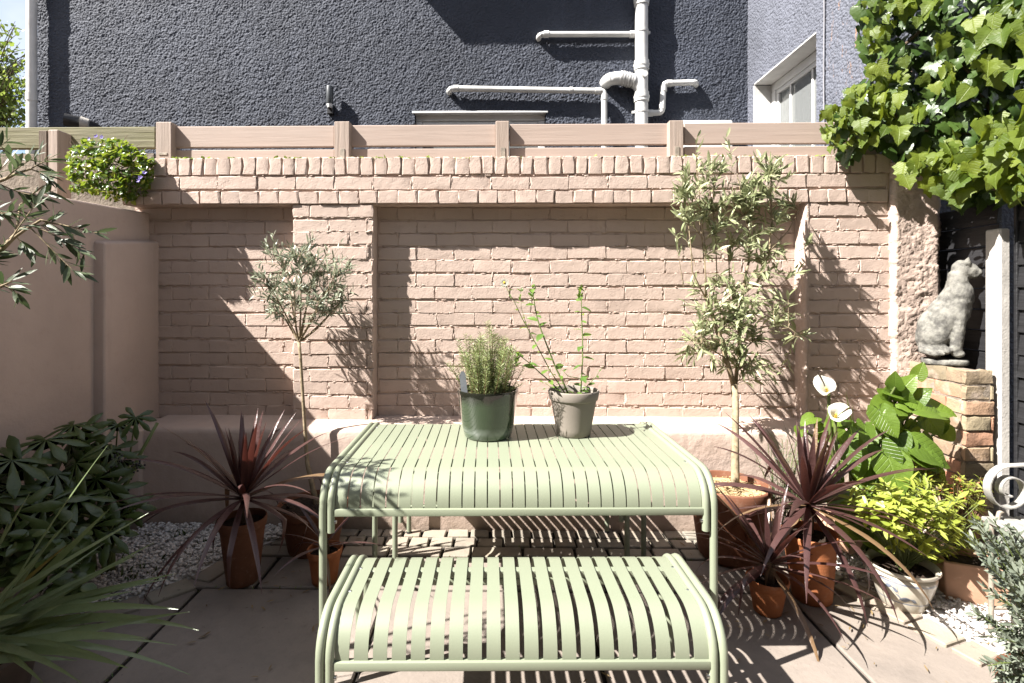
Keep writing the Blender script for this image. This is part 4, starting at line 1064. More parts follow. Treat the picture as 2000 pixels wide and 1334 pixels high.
while cnt<900:
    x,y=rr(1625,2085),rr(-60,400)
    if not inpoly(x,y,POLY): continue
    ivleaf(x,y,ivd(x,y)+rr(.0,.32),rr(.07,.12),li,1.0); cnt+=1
scatter(iv,'leaf',ivp,lv,M_ivy,300)
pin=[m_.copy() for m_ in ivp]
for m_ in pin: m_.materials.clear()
scatter(iv,'foliage',pin,li,M_ivyshade,0)
wood=MB()
for (pts) in (((1990,500,2.66),(1960,300,2.7),(1900,150,2.75),(1820,40,2.85),(1760,-40,2.95)),((1960,300,2.7),(1880,260,2.75),(1760,250,2.9),(1650,260,3.06)),((1880,260,2.75),(1900,340,2.6),(1960,380,2.5)),((1820,40,2.85),(1730,120,2.95),(1690,170,3.02)),((1760,250,2.9),(1730,200,2.9),(1700,190,2.95)),((1960,380,2.5),(2010,360,2.45),(2050,340,2.4))):
    ps=[D(p[0],p[1],p[2]+.22) for p in pts]; out=[]
    for a,b in zip(ps[:-1],ps[1:]): out+=[a,a.lerp(b,.5)+rv(.015)]
    out.append(ps[-1]); wood.tube(out,[.012*(1-.7*i/len(out)) for i in range(len(out))],6)
wpart(iv,'stem',wood,M_barkD,angle=180)
# ================================================================== TABLE POTS
random.seed(61)
def D2(px,py,z): return G(px,py,z)
c=G(953,851,.745); t=thing('potted_rosemary','bushy rosemary in a glossy dark green glazed pot on the table','potted plant',(c.x,c.y,.744))
p=[(0,0),(.098,0),(.106,.008),(.115,.05),(.126,.12),(.133,.185),(.137,.205),(.136,.213),(.129,.213),(.125,.205),(.122,.16)]
mb=MB(); mb.lathe(p,48,wob=.003); link('pot',mb.mesh('pot',angle=60),M_glaze,t); mb=MB(); mb.disc(.123,.185,36,bump=.01); link('soil',mb.mesh('soil',angle=180),M_soil,t)
nd=[lance(1,.13,.3,.1,2).mesh('needle',angle=180) for _ in range(3)]; lv=[]; wood=MB()
for k in range(85):
    a=rr(0,6.28); q=.095*math.sqrt(random.random()); b=Vector((q*math.cos(a),q*math.sin(a),.185))
    h=rr(.16,.32)*(1.1-.35*q/.095); e=b+Vector((math.cos(a)*q*.75+rr(-.03,.03),math.sin(a)*q*.75+rr(-.03,.03),h))
    if k<9: e.x=b.x+rr(.03,.11); e.z-=.08
    mid=(b+e)/2+rv(.02); pts=bez(b,mid,e,6); wood.tube(pts,[.0022,.002,.0018,.0016,.0014,.001,.0006],4,False)
    n=int(h*430)
    for j in range(n):
        u=.05+.95*j/n; i=min(5,int(u*6)); pp=pts[i].lerp(pts[i+1],u*6-i); an=j*2.4+rr(-.4,.4)
        dd=Vector((math.cos(an),math.sin(an),rr(.35,1.0))); lv.append((j%3,frame(pp,dd,rv(1)+Vector((0,0,.5)),rr(.017,.027))))
link('stems',wood.mesh('stems',angle=180),M_stemr,t); L=t.location.copy(); 
for me in nd: me.materials.append(M_rosemary)
link('foliage',joined('foliage',nd,lv),M_rosemary,t,kind='stuff')
tg=thing('plant_tag','narrow slate plant tag stuck upright in the rosemary pot','plant tag',L+Vector((-.098,-.045,.16)))
mb=MB(); mb.add([(-.014,-.002,0),(.014,-.002,0),(.014,.002,0),(-.014,.002,0),(-.014,-.002,.12),(.014,-.002,.12),(.014,.002,.12),(-.014,.002,.12),(-.004,-.002,.136),(.006,-.002,.136),(.006,.002,.136),(-.004,.002,.136)],[(0,1,5,4),(2,3,7,6),(1,2,6,5),(3,0,4,7),(4,5,9,8),(6,7,11,10),(5,6,10,9),(7,4,8,11),(8,9,10,11),(0,3,2,1)])
me=mb.mesh('tag',smooth=False); me.transform(Matrix.Rotation(-.12,4,'Y')@Matrix.Rotation(-.15,4,'X')); link('blade',me,M_slate,tg)
c=G(1120,848,.745); t=thing('potted_daisy','leggy flowering plant with bare tall stems in a matt grey pot on the table','potted plant',(c.x,c.y,.744))
pot(t,.076,.117,.205,M_greypot,.045,.007,soilz=.03,rnd=.005)
L=t.location; dq=(L-CAM).dot(_f)
def T_(px,py,o=0): return D(px,py,dq+o)-L
lvp=[outline_leaf([(x*.62,y) for x,y in OVAL],1,.3,.2).mesh('leaf',angle=180) for _ in range(3)]
lv=[]; wood=MB(); 
def stem(pts,r,nl,ll,bud=0):
    ps=[T_(*p) for p in pts]; out=[]
    for a,b in zip(ps[:-1],ps[1:]): out+=[a,a.lerp(b,.5)+rv(.003)]
    out.append(ps[-1]); n=len(out); wood.tube(out,[r*(1-.55*i/(n-1)) for i in range(n)],6)
    for k in range(nl):
        u=(k+rr(0,.8))/nl*.97+.03; i=min(n-2,int(u*(n-1))); p_=out[i].lerp(out[i+1],u*(n-1)-i); a=k*2.4
        lv.append((k%3,frame(p_,Vector((math.cos(a),math.sin(a),rr(-.2,.7))),Vector((0,-.3,1))+rv(.5),1.25*ll*rr(.55,1.15)*(1-.35*u))))
    for k in range(bud):
        a=k*2.4; lv.append((k%3,frame(out[-1]-Vector((0,0,rr(0,.06))),Vector((math.cos(a),math.sin(a),rr(.4,1.5))),rv(1),rr(.014,.026))))
    return out
stem(((1134,775,0),(1138,700,0),(1136,620,.01),(1133,562,.01)),.0042,17,.055,26)
stem(((1112,775,-.02),(1086,720,-.02),(1055,640,-.01),(1045,600,0),(1040,560,0)),.0045,16,.055,26)
s3=stem(((1108,775,0),(1075,725,.02),(1035,650,.03),(1005,590,.02),(985,552,.02)),.003,18,.035)
stem(((1108,778,-.02),(1075,745,-.03),(1035,710,-.06),(1010,690,-.07)),.004,8,.05,26)
stem(((1030,640,.03),(1018,600,.03),(1017,562,.03)),.0015,9,.022,8)
stem(((1110,772,-.05),(1085,760,-.08),(1060,745,-.08)),.002,4,.03,3)
stem(((1136,765,0),(1165,735,-.02),(1178,715,-.02)),.002,4,.03)
stem(((1137,740,0),(1110,735,-.02),(1095,720,-.02)),.002,4,.03)
stem(((1120,775,-.04),(1140,755,-.08),(1160,765,-.09)),.0015,3,.02)
link('stems',wood.mesh('stems',angle=180),M_stem,t)
for me in lvp: me.materials.append(M_daisy)
for i,M in lv: link('leaf',lvp[i],None,t,M)
fl=MB(); c=s3[-1]; fl.ell(c,(.007,.005,.007),8,5)
fo=link('flower',fl.mesh('flower'),M_yellow,t); pt=lance(1,.32,.1,.15,3).mesh('petal',angle=180); pt.materials.append(M_petal)
for k in range(14):
    a=k*math.tau/14; link('petal',pt,None,fo,frame(c,Vector((math.cos(a),-.25,math.sin(a))),Vector((0,-1,0)),.024))
# ================================================================== CAT STATUE
random.seed(71)
def remesh(mb, vox, smooth_it=4):
    me=mb.mesh('tmp'); o=bpy.data.objects.new('tmp',me); COL.objects.link(o)
    m=o.modifiers.new('r','REMESH'); m.mode='VOXEL'; m.voxel_size=vox
    s=o.modifiers.new('s','SMOOTH'); s.iterations=smooth_it; s.factor=.5
    dg=bpy.context.evaluated_depsgraph_get(); dg.update()
    r=bpy.data.meshes.new_from_object(o.evaluated_get(dg)); bpy.data.objects.remove(o); bpy.data.meshes.remove(me)
    r.polygons.foreach_set('use_smooth',[True]*len(r.polygons)); return r
SC=.000865
cs=thing('cat_statue','weathered mossy stone statue of a seated cat on the brick pillar','statue',(2.545,-.17,PZ),-.70)
CX_=.78
mb=MB()
def ce(x,y,rx,ry,v=0,rv_=None,n=20,m=14): mb.ell(((x-335)*SC,v,(727-y)*SC),(rx*SC,(rv_ or min(rx,ry))*SC,ry*SC),n,m)
ce(452,128,66,56,0,58); ce(500,138,50,44,0,44); ce(543,152,26,24,0,26); ce(520,175,26,16,0,24)
for s in (-1,1):
    mb.tube([((478-335)*SC,s*.034,(727-100)*SC),((489-335)*SC,s*.038,(727-58)*SC)],[.026,.005],8)
mb.tube([((430-335)*SC,0,(727-150)*SC),((428-335)*SC,0,(727-215)*SC),((425-335)*SC,0,(727-300)*SC)],[.052,.060,.082],16)
ce(440,300,84,110,0,82); ce(400,370,110,130,0,95); ce(352,430,118,130,0,104); ce(300,500,124,130,0,110); ce(258,560,92,100,0,100)
for s in (-1,1):
    ce(285,535,98,98,s*.045,62); ce(300,632,100,30,s*.062,30); ce(355,640,34,22,s*.07,26)
    mb.tube([((440-335)*SC,s*.036,(727-330)*SC),((428-335)*SC,s*.038,(727-480)*SC),((415-335)*SC,s*.038,(727-640)*SC)],[.046,.040,.032],12)
    ce(428,655,46,22,s*.038,30)
mb.tube([((205-335)*SC,.0,(727-600)*SC),((215-335)*SC,-.075,(727-640)*SC),((300-335)*SC,-.108,(727-655)*SC),((350-335)*SC,-.10,(727-650)*SC)],[.022,.022,.019,.015],10)
me=remesh(mb,.0075,5); me.name='body'; me.transform(Matrix.Diagonal((CX_*1.10,.93,1.06,1)))
rng=np.random.RandomState(3)
for v in me.vertices:
    v.co += v.normal*(.0018*math.sin(v.co.x*90+v.co.z*40)*math.sin(v.co.z*70+v.co.y*55)+.0012*rng.randn()*.5)
link('body',me,M_stone,cs)
mb=MB(); pl_=[]
for k in range(22):
    a=k*math.tau/22; q=1+.05*math.sin(3*a+1)+rr(-.025,.025); pl_.append(((345-335)*SC+.138*q*math.cos(a),.098*q*math.sin(a)))
mb.prism(pl_,-.002,.043); me=mb.mesh('base_slab',bevel=.012,seg=2,angle=70); me.transform(Matrix.Diagonal((CX_,.9,.75,1))); link('base_slab',me,M_stone,cs)
# ================================================================== SHADED LEFT BED
random.seed(73)
fb=G(75,1125,0); fb.x=max(fb.x,-1.98)
ft=thing('fatsia','dark fatsia shrub with hand shaped leaves and black berries in the shaded corner','shrub',(fb.x,fb.y,0))
fp=[palmate(1,8 if k%2 else 7,k).mesh('leaf',angle=180) for k in range(5)]
wood=MB(); lv=[]
random.seed(74)
spots=[(90,860,2.35,.19),(155,845,2.5,.17),(45,905,2.25,.21),(150,905,2.35,.19),(10,950,2.2,.2),(110,925,2.3,.19),(215,880,2.5,.16),(230,830,2.55,.12),(265,815,2.55,.11),(70,830,2.5,.14),(30,870,2.5,.15),(190,935,2.4,.17),(215,960,2.4,.17),(150,975,2.25,.18),(90,985,2.2,.19),(30,1000,2.1,.2),(235,1010,2.4,.15),(215,1040,2.3,.14),(180,1030,2.3,.15),(120,1040,2.2,.16),(250,985,2.5,.15),(60,1050,2.1,.17),(10,1060,2.05,.18),(240,900,2.55,.12),(-30,900,2.2,.2),(-40,980,2.1,.2),(120,870,2.6,.15),(175,880,2.6,.16),(60,945,2.45,.17),(140,1000,2.4,.16),(200,1000,2.5,.15),(90,1010,2.4,.16),(20,1020,2.3,.17),(160,945,2.5,.15),(190,1060,2.3,.13),(100,1090,2.15,.13)]
for (px,py,d,s) in spots:
    p=D(px,py,d); 
    if p.x<-2.08: p.x=-2.08+rr(0,.05)
    n=Vector((rr(-.25,.45),-.75,.75))+rv(.35); tip=Vector((p.x-fb.x,rr(-.5,.0),rr(-.55,.05))); tip=tip.normalized()*.6+Vector((rr(-.5,.5),-.3,-.35))
    lv.append((random.randrange(5),frame(p,tip,n,s)))
    b=Vector((fb.x+rr(-.08,.08),fb.y+rr(-.05,.12),rr(.05,.45))); b.z=min(b.z,p.z-.05); wood.tube(bez(b,(b+p)/2+Vector((0,0,.03)),p,4),[.006,.0055,.005,.004,.003],6,False)
for k in range(5):
    wood.tube(bez(Vector((fb.x+rr(-.1,.1),fb.y,0)),Vector((fb.x+rr(-.1,.1),fb.y,.3)),Vector((fb.x+rr(-.2,.25),fb.y+rr(-.1,.15),rr(.5,.75))),5),[.014,.013,.012,.010,.009,.008],7)
wpart(ft,'stems',wood,M_stem,angle=180); scatter(ft,'leaf',fp,lv,M_fatsia)
be_=MB(); st=MB()
for (px,py) in ((233,893),(262,912),(243,955),(215,940),(228,900),(270,908)):
    c=D(px,py,2.45); o=D(205,925,2.45)
    st.tube([o,c],.0018,5)
    for k in range(9):
        q=c+rv(.022); st.tube([c,q],.001,4,False); be_.ell(q,(.0055,.0055,.0055),6,4)
wpart(ft,'berry_stalks',st,M_stem,angle=180); wpart(ft,'berries',be_,M_berry,kind='stuff',angle=180)
# low leafy plant under it
random.seed(75)
c=G(70,1150); gp=thing('ground_cover','low round leaved green plant under the dark fatsia','plant',(c.x,c.y,0))
pr_=[outline_leaf([(x*.95,y) for x,y in OVAL],1,.25,.25).mesh('leaf',angle=180) for _ in range(3)]; lv=[]
for k in range(130):
    px,py=rr(-30,175),rr(1045,1150); d=rr(1.95,2.2); p=D(px,py,d); 
    if p.z<.03: p.z=.03+rr(0,.05)
    lv.append((k%3,frame(p,Vector((rr(-1,1),rr(-1,.3),rr(-.2,.6))),Vector((0,-.4,1))+rv(.4),rr(.05,.085))))
scatter(gp,'leaf',pr_,lv,M_fatsia)
# strap leaved plant near the camera in a pot
random.seed(77)
M_potbrown=plain('dark_brown_pot',(.05,.033,.025),.7,0,.15)
ib=D(-150,1330,1.62); ip=thing('strap_leaved_plant','arching green strap leaves in a brown pot in the shaded foreground','plant',(ib.x,ib.y,0))
mb=MB(); mb.lathe([(0,0),(.22,0),(.24,.02),(.275,.22),(.285,.25),(.275,.26),(.26,.25),(.25,.2)],32); o=link('pot',mb.mesh('pot',angle=50),M_potbrown,ip)
mb=MB(); mb.disc(.262,.22,32,bump=.01); link('soil',mb.mesh('soil',angle=180),M_soil,ip)
def ileaf(tx,ty,td,wd=.028,sag=.12,o=(0,0)):
    """leaf from the pot to the given tip"""
    a=Vector((rr(-.10,.16)+o[0],rr(-.14,.14)+o[1],.24)); e=D(tx,ty,td)-ip.location; L=(e-a).length
    sag*=.6; m=(a+e)/2+Vector((0,0,sag*L+rr(-.02,.02)))
    pts=bez(a,m,e,11); wd*=.85; ws=[max(.0012,wd*(.7+.3*min(1,i/3.)) if i<5 else wd*(1-((i-4)/7.2)**1.8)) for i in range(12)]
    s=(e-a).cross(Vector((rr(-.3,.3),-.8+rr(-.5,.4),.6+rr(-.3,.4)))).normalized()
    mb=MB(); mb.ribbon(pts,ws,[s]*12,.22); link('leaf',mb.mesh('leaf',angle=180),M_iris,ip)
for q in ((345,1120,1.75,.03,.06),(300,1060,1.8,.026,.05),(370,1195,1.65,.03,.12),(290,1002,1.75,.034,.05),(218,990,1.72,.034,.06),(258,1155,1.7,.03,.10),(348,1190,1.6,.036,.16),(388,1231,1.62,.032,.2),(285,1246,1.5,.036,.17),(250,1305,1.45,.036,.2),(372,1318,1.55,.026,.32),(345,1260,1.6,.02,.2),(275,1080,1.75,.02,.1),(250,1095,1.85,.022,.1),(330,1130,1.8,.02,.12),(133,1063,1.7,.02,.02),(205,1060,1.8,.022,.05),(240,1170,1.8,.02,.15),(210,870,1.6,.012,.1),(150,1000,1.65,.03,.03),(60,960,1.6,.03,.02),(110,1040,1.6,.028,.05),(215,1288,1.45,.022,.25),(160,1334,1.4,.03,.25),(90,1340,1.4,.03,.2),(310,1215,1.7,.024,.16),(180,1215,1.65,.03,.12),(120,1180,1.6,.03,.1),(100,1260,1.5,.034,.14),(130,1120,1.7,.026,.06),(20,1010,1.6,.03,.0),(180,1130,1.75,.024,.08),(60,1100,1.55,.032,.05),(150,1290,1.5,.032,.17),(200,1190,1.7,.02,.12),(40,1200,1.45,.036,.1),(-10,1060,1.5,.034,.05)):
    ileaf(*q)
# little sprouts in the white gravel
random.seed(79)
wt_=thing('weeds','sparse little green weeds sprouting through the shaded white gravel','weeds',G(280,1120)); wt_['kind']='stuff'
sp_=[lance(1,.25,.3,.3,3).mesh('blade',angle=180) for _ in range(2)]; lv=[]
for (px,py) in ((250,1130),(285,1120),(315,1105),(345,1060),(395,1068),(310,1140),(270,1140),(330,1115),(290,1055),(365,1050),(230,1105),(300,1130),(255,1145),(345,1052)):
    c=G(px,py)
    for k in range(6): lv.append((k%2,frame(c+Vector((rr(-.025,.025),rr(-.025,.025),.02)),Vector((rr(-.6,.6),rr(-.6,.6),1)),rv(1),rr(.02,.045))))
scatter(wt_,'blade',sp_,lv,M_fatsia,0)
# ================================================================== BELLFLOWER ON THE WALL CORNER, WALL TOP WEEDS
random.seed(81)
bc=D(214,338,3.13); bfw=thing('bellflower_bush','mound of small leaved bellflower with violet flowers on the wall corner','plant',(bc.x,bc.y,bc.z-.15))
cl=[outline_leaf([(x*1.1,y) for x,y in HEART],1,.2,.25).mesh('leaf',angle=180) for _ in range(4)]; lv=[]
BP=[(128,330),(135,295),(165,275),(215,268),(265,285),(300,310),(300,345),(285,380),(255,398),(215,390),(170,375),(140,372)]
while len(lv)<1150:
    x,y=rr(120,308),rr(260,402)
    if not inpoly(x,y,BP): continue
    e=((x-215)/95)**2+((y-335)/68)**2
    d=3.27-.13*math.sqrt(max(0,1.05-e))+rr(-.02,.08)
    lv.append((random.randrange(4),frame(D(x,y,d),Vector((rr(-.8,.6),rr(-.9,.2),rr(-.9,.4))),Vector((-.4,-.6,.7))+rv(.75),rr(.018,.034))))
scatter(bfw,'leaf',cl,lv,M_camp,300)
wood=MB()
for k in range(46):
    a=D(rr(190,250),rr(340,385),3.25); b=D(rr(128,305),rr(262,390),3.19+rr(0,.08)); wood.tube(bez(a,(a+b)/2+Vector((0,0,.03)),b,4),.0013,4,False)
wpart(bfw,'stems',wood,M_stemr,angle=180)
ptl=lance(1,.55,.2,-.2,3).mesh('petal',angle=180); ptl.materials.append(M_violet)
LB=Matrix.Translation(-bfw.location)
for (px,py) in ((176,271),(189,267),(275,347),(282,338),(272,353),(238,285),(200,268)):
    c=D(px,py,3.1 if py>300 else 3.2); mb=MB(); mb.ell(c-bfw.location,(.004,.004,.004),6,4); fo=link('flower',mb.mesh('flower'),M_violet,bfw)
    ax=Vector((rr(-.5,.5),-1,rr(0,.6))).normalized(); u=ax.orthogonal().normalized()
    for k in range(5): dd=Quaternion(ax,k*math.tau/5)@u; link('petal',ptl,None,fo,LB@frame(c,dd+ax*.4,ax,.017))
random.seed(83)
wt2=thing('weeds','yellow green weeds growing along the top of the brick coping','weeds',(0,.05,ZT)); wt2['kind']='stuff'; lv=[]
for px in [350,365,345,725,738,780,790,880,905,930,1005,955,1210,1225,1100,345,1560,1535,1600,700,1020,650,690]+[rr(340,1650) for _ in range(22)]:
    c=P(px,306,.02); c.z=ZT-.005
    for k in range(random.randint(3,8) if px>400 else 16): lv.append((random.randrange(4),frame(c+Vector((rr(-.03,.03),rr(-.01,.04),0)),Vector((rr(-1,1),rr(-1,.3),rr(.2,1.2))),Vector((0,-.5,1))+rv(.5),rr(.012,.03))))
scatter(wt2,'blade',[q.copy() for q in cl],lv,M_tree,0)
# ================================================================== RIGHT-HAND PLANTS
random.seed(91)
# arum lily
cb_=G(1700,1075); ar=thing('arum_lily','arum lily with big glossy leaves and white flowers in front of the brick pillar','plant',(cb_.x,cb_.y,0))
hl=[outline_leaf([(x*rr(.92,1.08),y) for x,y in HEART],1,rr(.1,.3),rr(.1,.35)).mesh('leaf',angle=180) for _ in range(6)]
wood=MB(); lv=[]
big=[(1735,895,2.52,.26,(.1,-.5,-1),(-.35,-.8,.45)),(1716,800,2.6,.19,(.15,-.4,-.7),(-.2,-.75,.6)),(1790,800,2.6,.24,(1,-.2,-.05),(-.2,-.45,.9)),(1745,795,2.66,.24,(-.8,-.3,.15),(.1,-.5,.85)),(1760,762,2.68,.15,(.3,-.2,.6),(-.5,-.7,.3)),(1745,775,2.7,.13,(-.4,-.2,.7),(-.3,-.8,.3)),(1782,785,2.68,.16,(.3,-.3,.6),(-.6,-.6,.4)),(1810,815,2.66,.17,(.5,-.1,-.8),(-.5,-.6,.5)),(1790,870,2.56,.25,(.9,-.35,-.5),(-.35,-.5,.8)),(1755,855,2.6,.22,(-.05,-.2,-1),(-.6,-.7,.2)),(1690,840,2.66,.2,(-.3,-.3,-.8),(-.4,-.8,.3)),(1675,880,2.6,.2,(-.2,-.4,-.9),(-.6,-.7,.3)),(1700,915,2.6,.2,(-.3,-.3,-.9),(-.5,-.7,.4)),(1650,820,2.7,.17,(-.8,-.2,-.2),(0,-.6,.8)),(1590,815,2.72,.13,(-.7,-.3,-.2),(-.3,-.5,.8)),(1700,985,2.5,.26,(.2,-.4,-1),(-.6,-.7,.3)),(1735,1010,2.5,.25,(.5,-.4,-.8),(-.5,-.7,.4)),(1650,960,2.55,.2,(-.5,-.4,-.7),(-.4,-.7,.5)),(1660,1010,2.5,.2,(-.2,-.4,-.9),(-.5,-.7,.3)),(1720,945,2.56,.2,(.1,-.3,-.9),(-.6,-.7,.2)),(1800,905,2.6,.2,(.7,-.2,-.6),(-.4,-.6,.7)),(1690,1030,2.45,.18,(.3,-.6,-.5),(-.5,-.6,.6)),(1640,900,2.66,.16,(-.6,-.2,-.6),(-.3,-.8,.5)),(1765,830,2.7,.2,(.4,.1,-.6),(-.5,-.6,.5))]
big+=[(x+rr(-40,40),y+rr(-30,30),d+rr(-.05,.08),s*.8,(a_[0]+rr(-.6,.6),a_[1],a_[2]),(n_[0]+rr(-.4,.4),n_[1]+rr(-.3,.3),n_[2])) for (x,y,d,s,a_,n_) in big]
big+=[(x+rr(-35,25),y+rr(-10,70),d+rr(-.02,.08),s*.85,(a_[0]+rr(-.8,.5),a_[1],a_[2]),(n_[0]+rr(-.4,.4),n_[1]+rr(-.3,.3),n_[2])) for (x,y,d,s,a_,n_) in big[:24] if y<960]
for (px,py,d,s,tip,n) in big:
    s*=.7; p=D(px,py,d); lv.append((random.randrange(6),frame(p,Vector(tip)+rv(.1),Vector(n)+rv(.12),s)))
    b=Vector((cb_.x+rr(-.1,.1),cb_.y+rr(-.08,.1),.02)); wood.tube(bez(b,Vector(((b.x*.6+p.x*.4),(b.y*.6+p.y*.4),p.z*.8)),p,6),[.010,.009,.0085,.008,.007,.006,.005],7,False)
scatter(ar,'leaf',hl,lv,M_calla)
bl=[]
for (px,py,d) in ((1652,765,2.62),(1665,790,2.6),(1660,830,2.58),(1640,850,2.6)):
    e=D(px,py,d); b=Vector((cb_.x+rr(-.06,.02),cb_.y,.2)); mb=MB(); pts=bez(b,(b+e)/2+Vector((-.02,0,.02)),e,8); mb.ribbon(pts,[.02,.022,.024,.026,.026,.024,.018,.010,.001],Vector((.8,.6,0)),.3); wpart(ar,'young_leaf',mb,M_calla,angle=180)
def spathe(px,py,d,ax,s,roll):
    c=D(px,py,d); ax=Vector(ax).normalized(); u=ax.orthogonal().normalized(); u=Quaternion(ax,roll)@u; v=ax.cross(u)
    mb=MB(); nu,nv=18,7
    for j in range(nv+1):
        t=j/nv
        for i in range(nu+1):
            a=math.tau*i/nu*.97; rad=s*(.09+.40*t**1.3)*(1+.32*math.cos(a)*t+.10*t*t*math.sin(3*a+roll)); ext=s*(-.6+.85*t+.22*t*t*math.cos(a)-.30*t**3+.07*t*t*math.sin(4*a+2*roll))
            mb.v.append(tuple(c+(u*math.cos(a)+v*math.sin(a))*rad+ax*ext+rv(.0012)))
    for j in range(nv):
        for i in range(nu): a=j*(nu+1)+i; mb.f.append((a,a+1,a+nu+2,a+nu+1))
    f=wpart(ar,'flower',mb,M_petal,angle=180)
    mb=MB(); mb.tube([c-ax*s*.6,c-ax*s*.1],[.006,.005],8); wpart(ar,'spadix',mb,M_yellow,parent=f,angle=60)
    b=Vector((cb_.x+rr(-.08,.0),cb_.y+.02,.05)); e=c-ax*s*.72; wood.tube(bez(b,Vector((e.x,e.y,(b.z+e.z)/2)),e,8),.008,7,False)
spathe(1612,755,2.55,(-.55,-.5,.65),.09,.6); spathe(1634,806,2.5,(-.3,-.65,.6),.09,2.6)
wpart(ar,'stalks',wood,M_stem,angle=180)
# blue and white pot with golden leaved shrub
random.seed(93)
def bluemat():
    m,nt,bs,o=newmat('painted_stoneware'); v=pos(nt,local=True); g=N(nt,'SeparateXYZ'); nt.links.new(v,g.inputs[0])
    z=math2(nt,'ADD',g.outputs[2],math2(nt,'MULTIPLY',noise(nt,v,10,3),.006))
    def bandf(c0,wd): return math2(nt,'LESS_THAN',math2(nt,'ABSOLUTE',math2(nt,'SUBTRACT',z,c0),0.0),wd)
    base=mix(nt,noise(nt,v,14,5),(.36,.33,.27),(.48,.45,.38)); base=mix(nt,ramp(nt,noise(nt,v,60,3),.6,.75,0,.4),base,(.30,.25,.18))
    blue=(.14,.16,.21)
    f=math2(nt,'MAXIMUM',bandf(.150,.0045),bandf(.060,.003)); f=math2(nt,'MULTIPLY',f,ramp(nt,noise(nt,v,30,3),.3,.55,.5,.95))
    setc(nt,bs,mix(nt,f,base,blue)); bs.inputs['Roughness'].default_value=.28; bs.inputs['Coat Weight'].default_value=.3; return m
M_blue=bluemat(); M_blueink=plain('blue_glaze_brushwork',(.16,.185,.24),.3,0,.2,40)
c=G(1762,1184); bpo=thing('potted_golden_shrub','yellow green shrub in a cream stoneware pot with faded blue brushwork','potted plant',(c.x,c.y,0))
pf=[(0,0),(.072,0),(.078,.006),(.090,.04),(.112,.10),(.122,.14),(.124,.158),(.119,.168),(.128,.176),(.136,.186),(.134,.193),(.124,.190),(.114,.18),(.112,.14)]
mb=MB(); mb.lathe(pf,44); po=link('pot',mb.mesh('pot',angle=70),M_blue,bpo)
mb=MB(); mb.disc(.115,.165,36,bump=.01); link('soil',mb.mesh('soil',angle=180),M_soil,bpo)
def onpot(a,z,off=.0015):
    for (r0,z0),(r1,z1) in zip(pf[2:7],pf[3:8]):
        if z0<=z<=z1: r=r0+(r1-r0)*(z-z0)/(z1-z0); return Vector(((r+off)*math.cos(a),(r+off)*math.sin(a),z))
    return Vector(((.12+off)*math.cos(a),(.12+off)*math.sin(a),z))
av=math.atan2(-c.y+CAM.y,-c.x)   # side of the pot that faces the garden
def stroke(a0,z0,a1,z1,w0,n=8,bow=.0):
    mb=MB()
    for i in range(n+1):
        t=i/n; a=a0+(a1-a0)*t; z=z0+(z1-z0)*t+bow*math.sin(math.pi*t); hw=w0*math.sin(math.pi*min(.97,max(.06,t)))/2
        mb.v+=[tuple(onpot(a,z-hw)),tuple(onpot(a,z+hw))]
    for i in range(n): mb.f.append((2*i,2*i+2,2*i+3,2*i+1))
    link('brush_mark',mb.mesh('brush_mark',angle=180),M_blueink,po)
for q in ((av-.55,.115,av-.30,.128,.018,.004),(av-.62,.128,av-.48,.105,.016,0),(av-.30,.125,av-.12,.112,.018,-.003),(av-.10,.075,av+.28,.085,.022,.0),(av+.28,.085,av+.5,.072,.016,0),(av-.2,.098,av-.02,.078,.008,.002),(av-.6,.09,av-.4,.083,.014,0),(av-.16,.14,av-.1,.09,.006,0)): stroke(*q[:5],bow=q[5])
chl=[lance(1,rr(.26,.34),.2,rr(0,.25),4).mesh('leaf',angle=180) for _ in range(5)]; lv=[]; wood=MB()
CHP=[(1655,985),(1665,945),(1700,935),(1740,945),(1790,930),(1840,955),(1895,965),(1925,1000),(1925,1050),(1880,1075),(1840,1095),(1790,1095),(1750,1085),(1735,1050),(1690,1025)]
def whorls(n,poly,bx,d0,dv,kmin,kmax,l0,l1,lst,woodmb,base,cen,bulge):
    k=0
    while k<n:
        x,y=rr(min(p[0] for p in poly),max(p[0] for p in poly)),rr(min(p[1] for p in poly),max(p[1] for p in poly))
        if not inpoly(x,y,poly): continue
        k+=1; e=math.hypot((x-cen[0])/cen[2],(y-cen[1])/cen[3]); d=d0-bulge*math.sqrt(max(0,1.1-e*e))+rr(-dv*.3,dv)
        p=D(x,y,d); ax=(p-base).normalized()+Vector((-.15,-.25,.35))+rv(.3); ax.normalize(); u=ax.orthogonal().normalized(); off=rr(0,6)
        nl=random.randint(kmin,kmax)
        for j in range(nl):
            s=Quaternion(ax,off+j*2.399)@u; dd=s+ax*rr(-.05,.8); lst.append((random.randrange(5),frame(p-ax*rr(0,.03),dd,ax+rv(.25),rr(l0,l1))))
        woodmb.tube(bez(base+rv(.02),(base+p)/2+Vector((0,0,-.01)),p,4),.0016,4,False)
whorls(150,CHP,0,2.36,.16,6,9,.034,.062,lv,wood,Vector((c.x,c.y,.17)),(1790,1015,130,75),.14)
wpart(bpo,'stems',wood,M_stem,angle=180); scatter(bpo,'leaf',chl,lv,M_choisya,300)
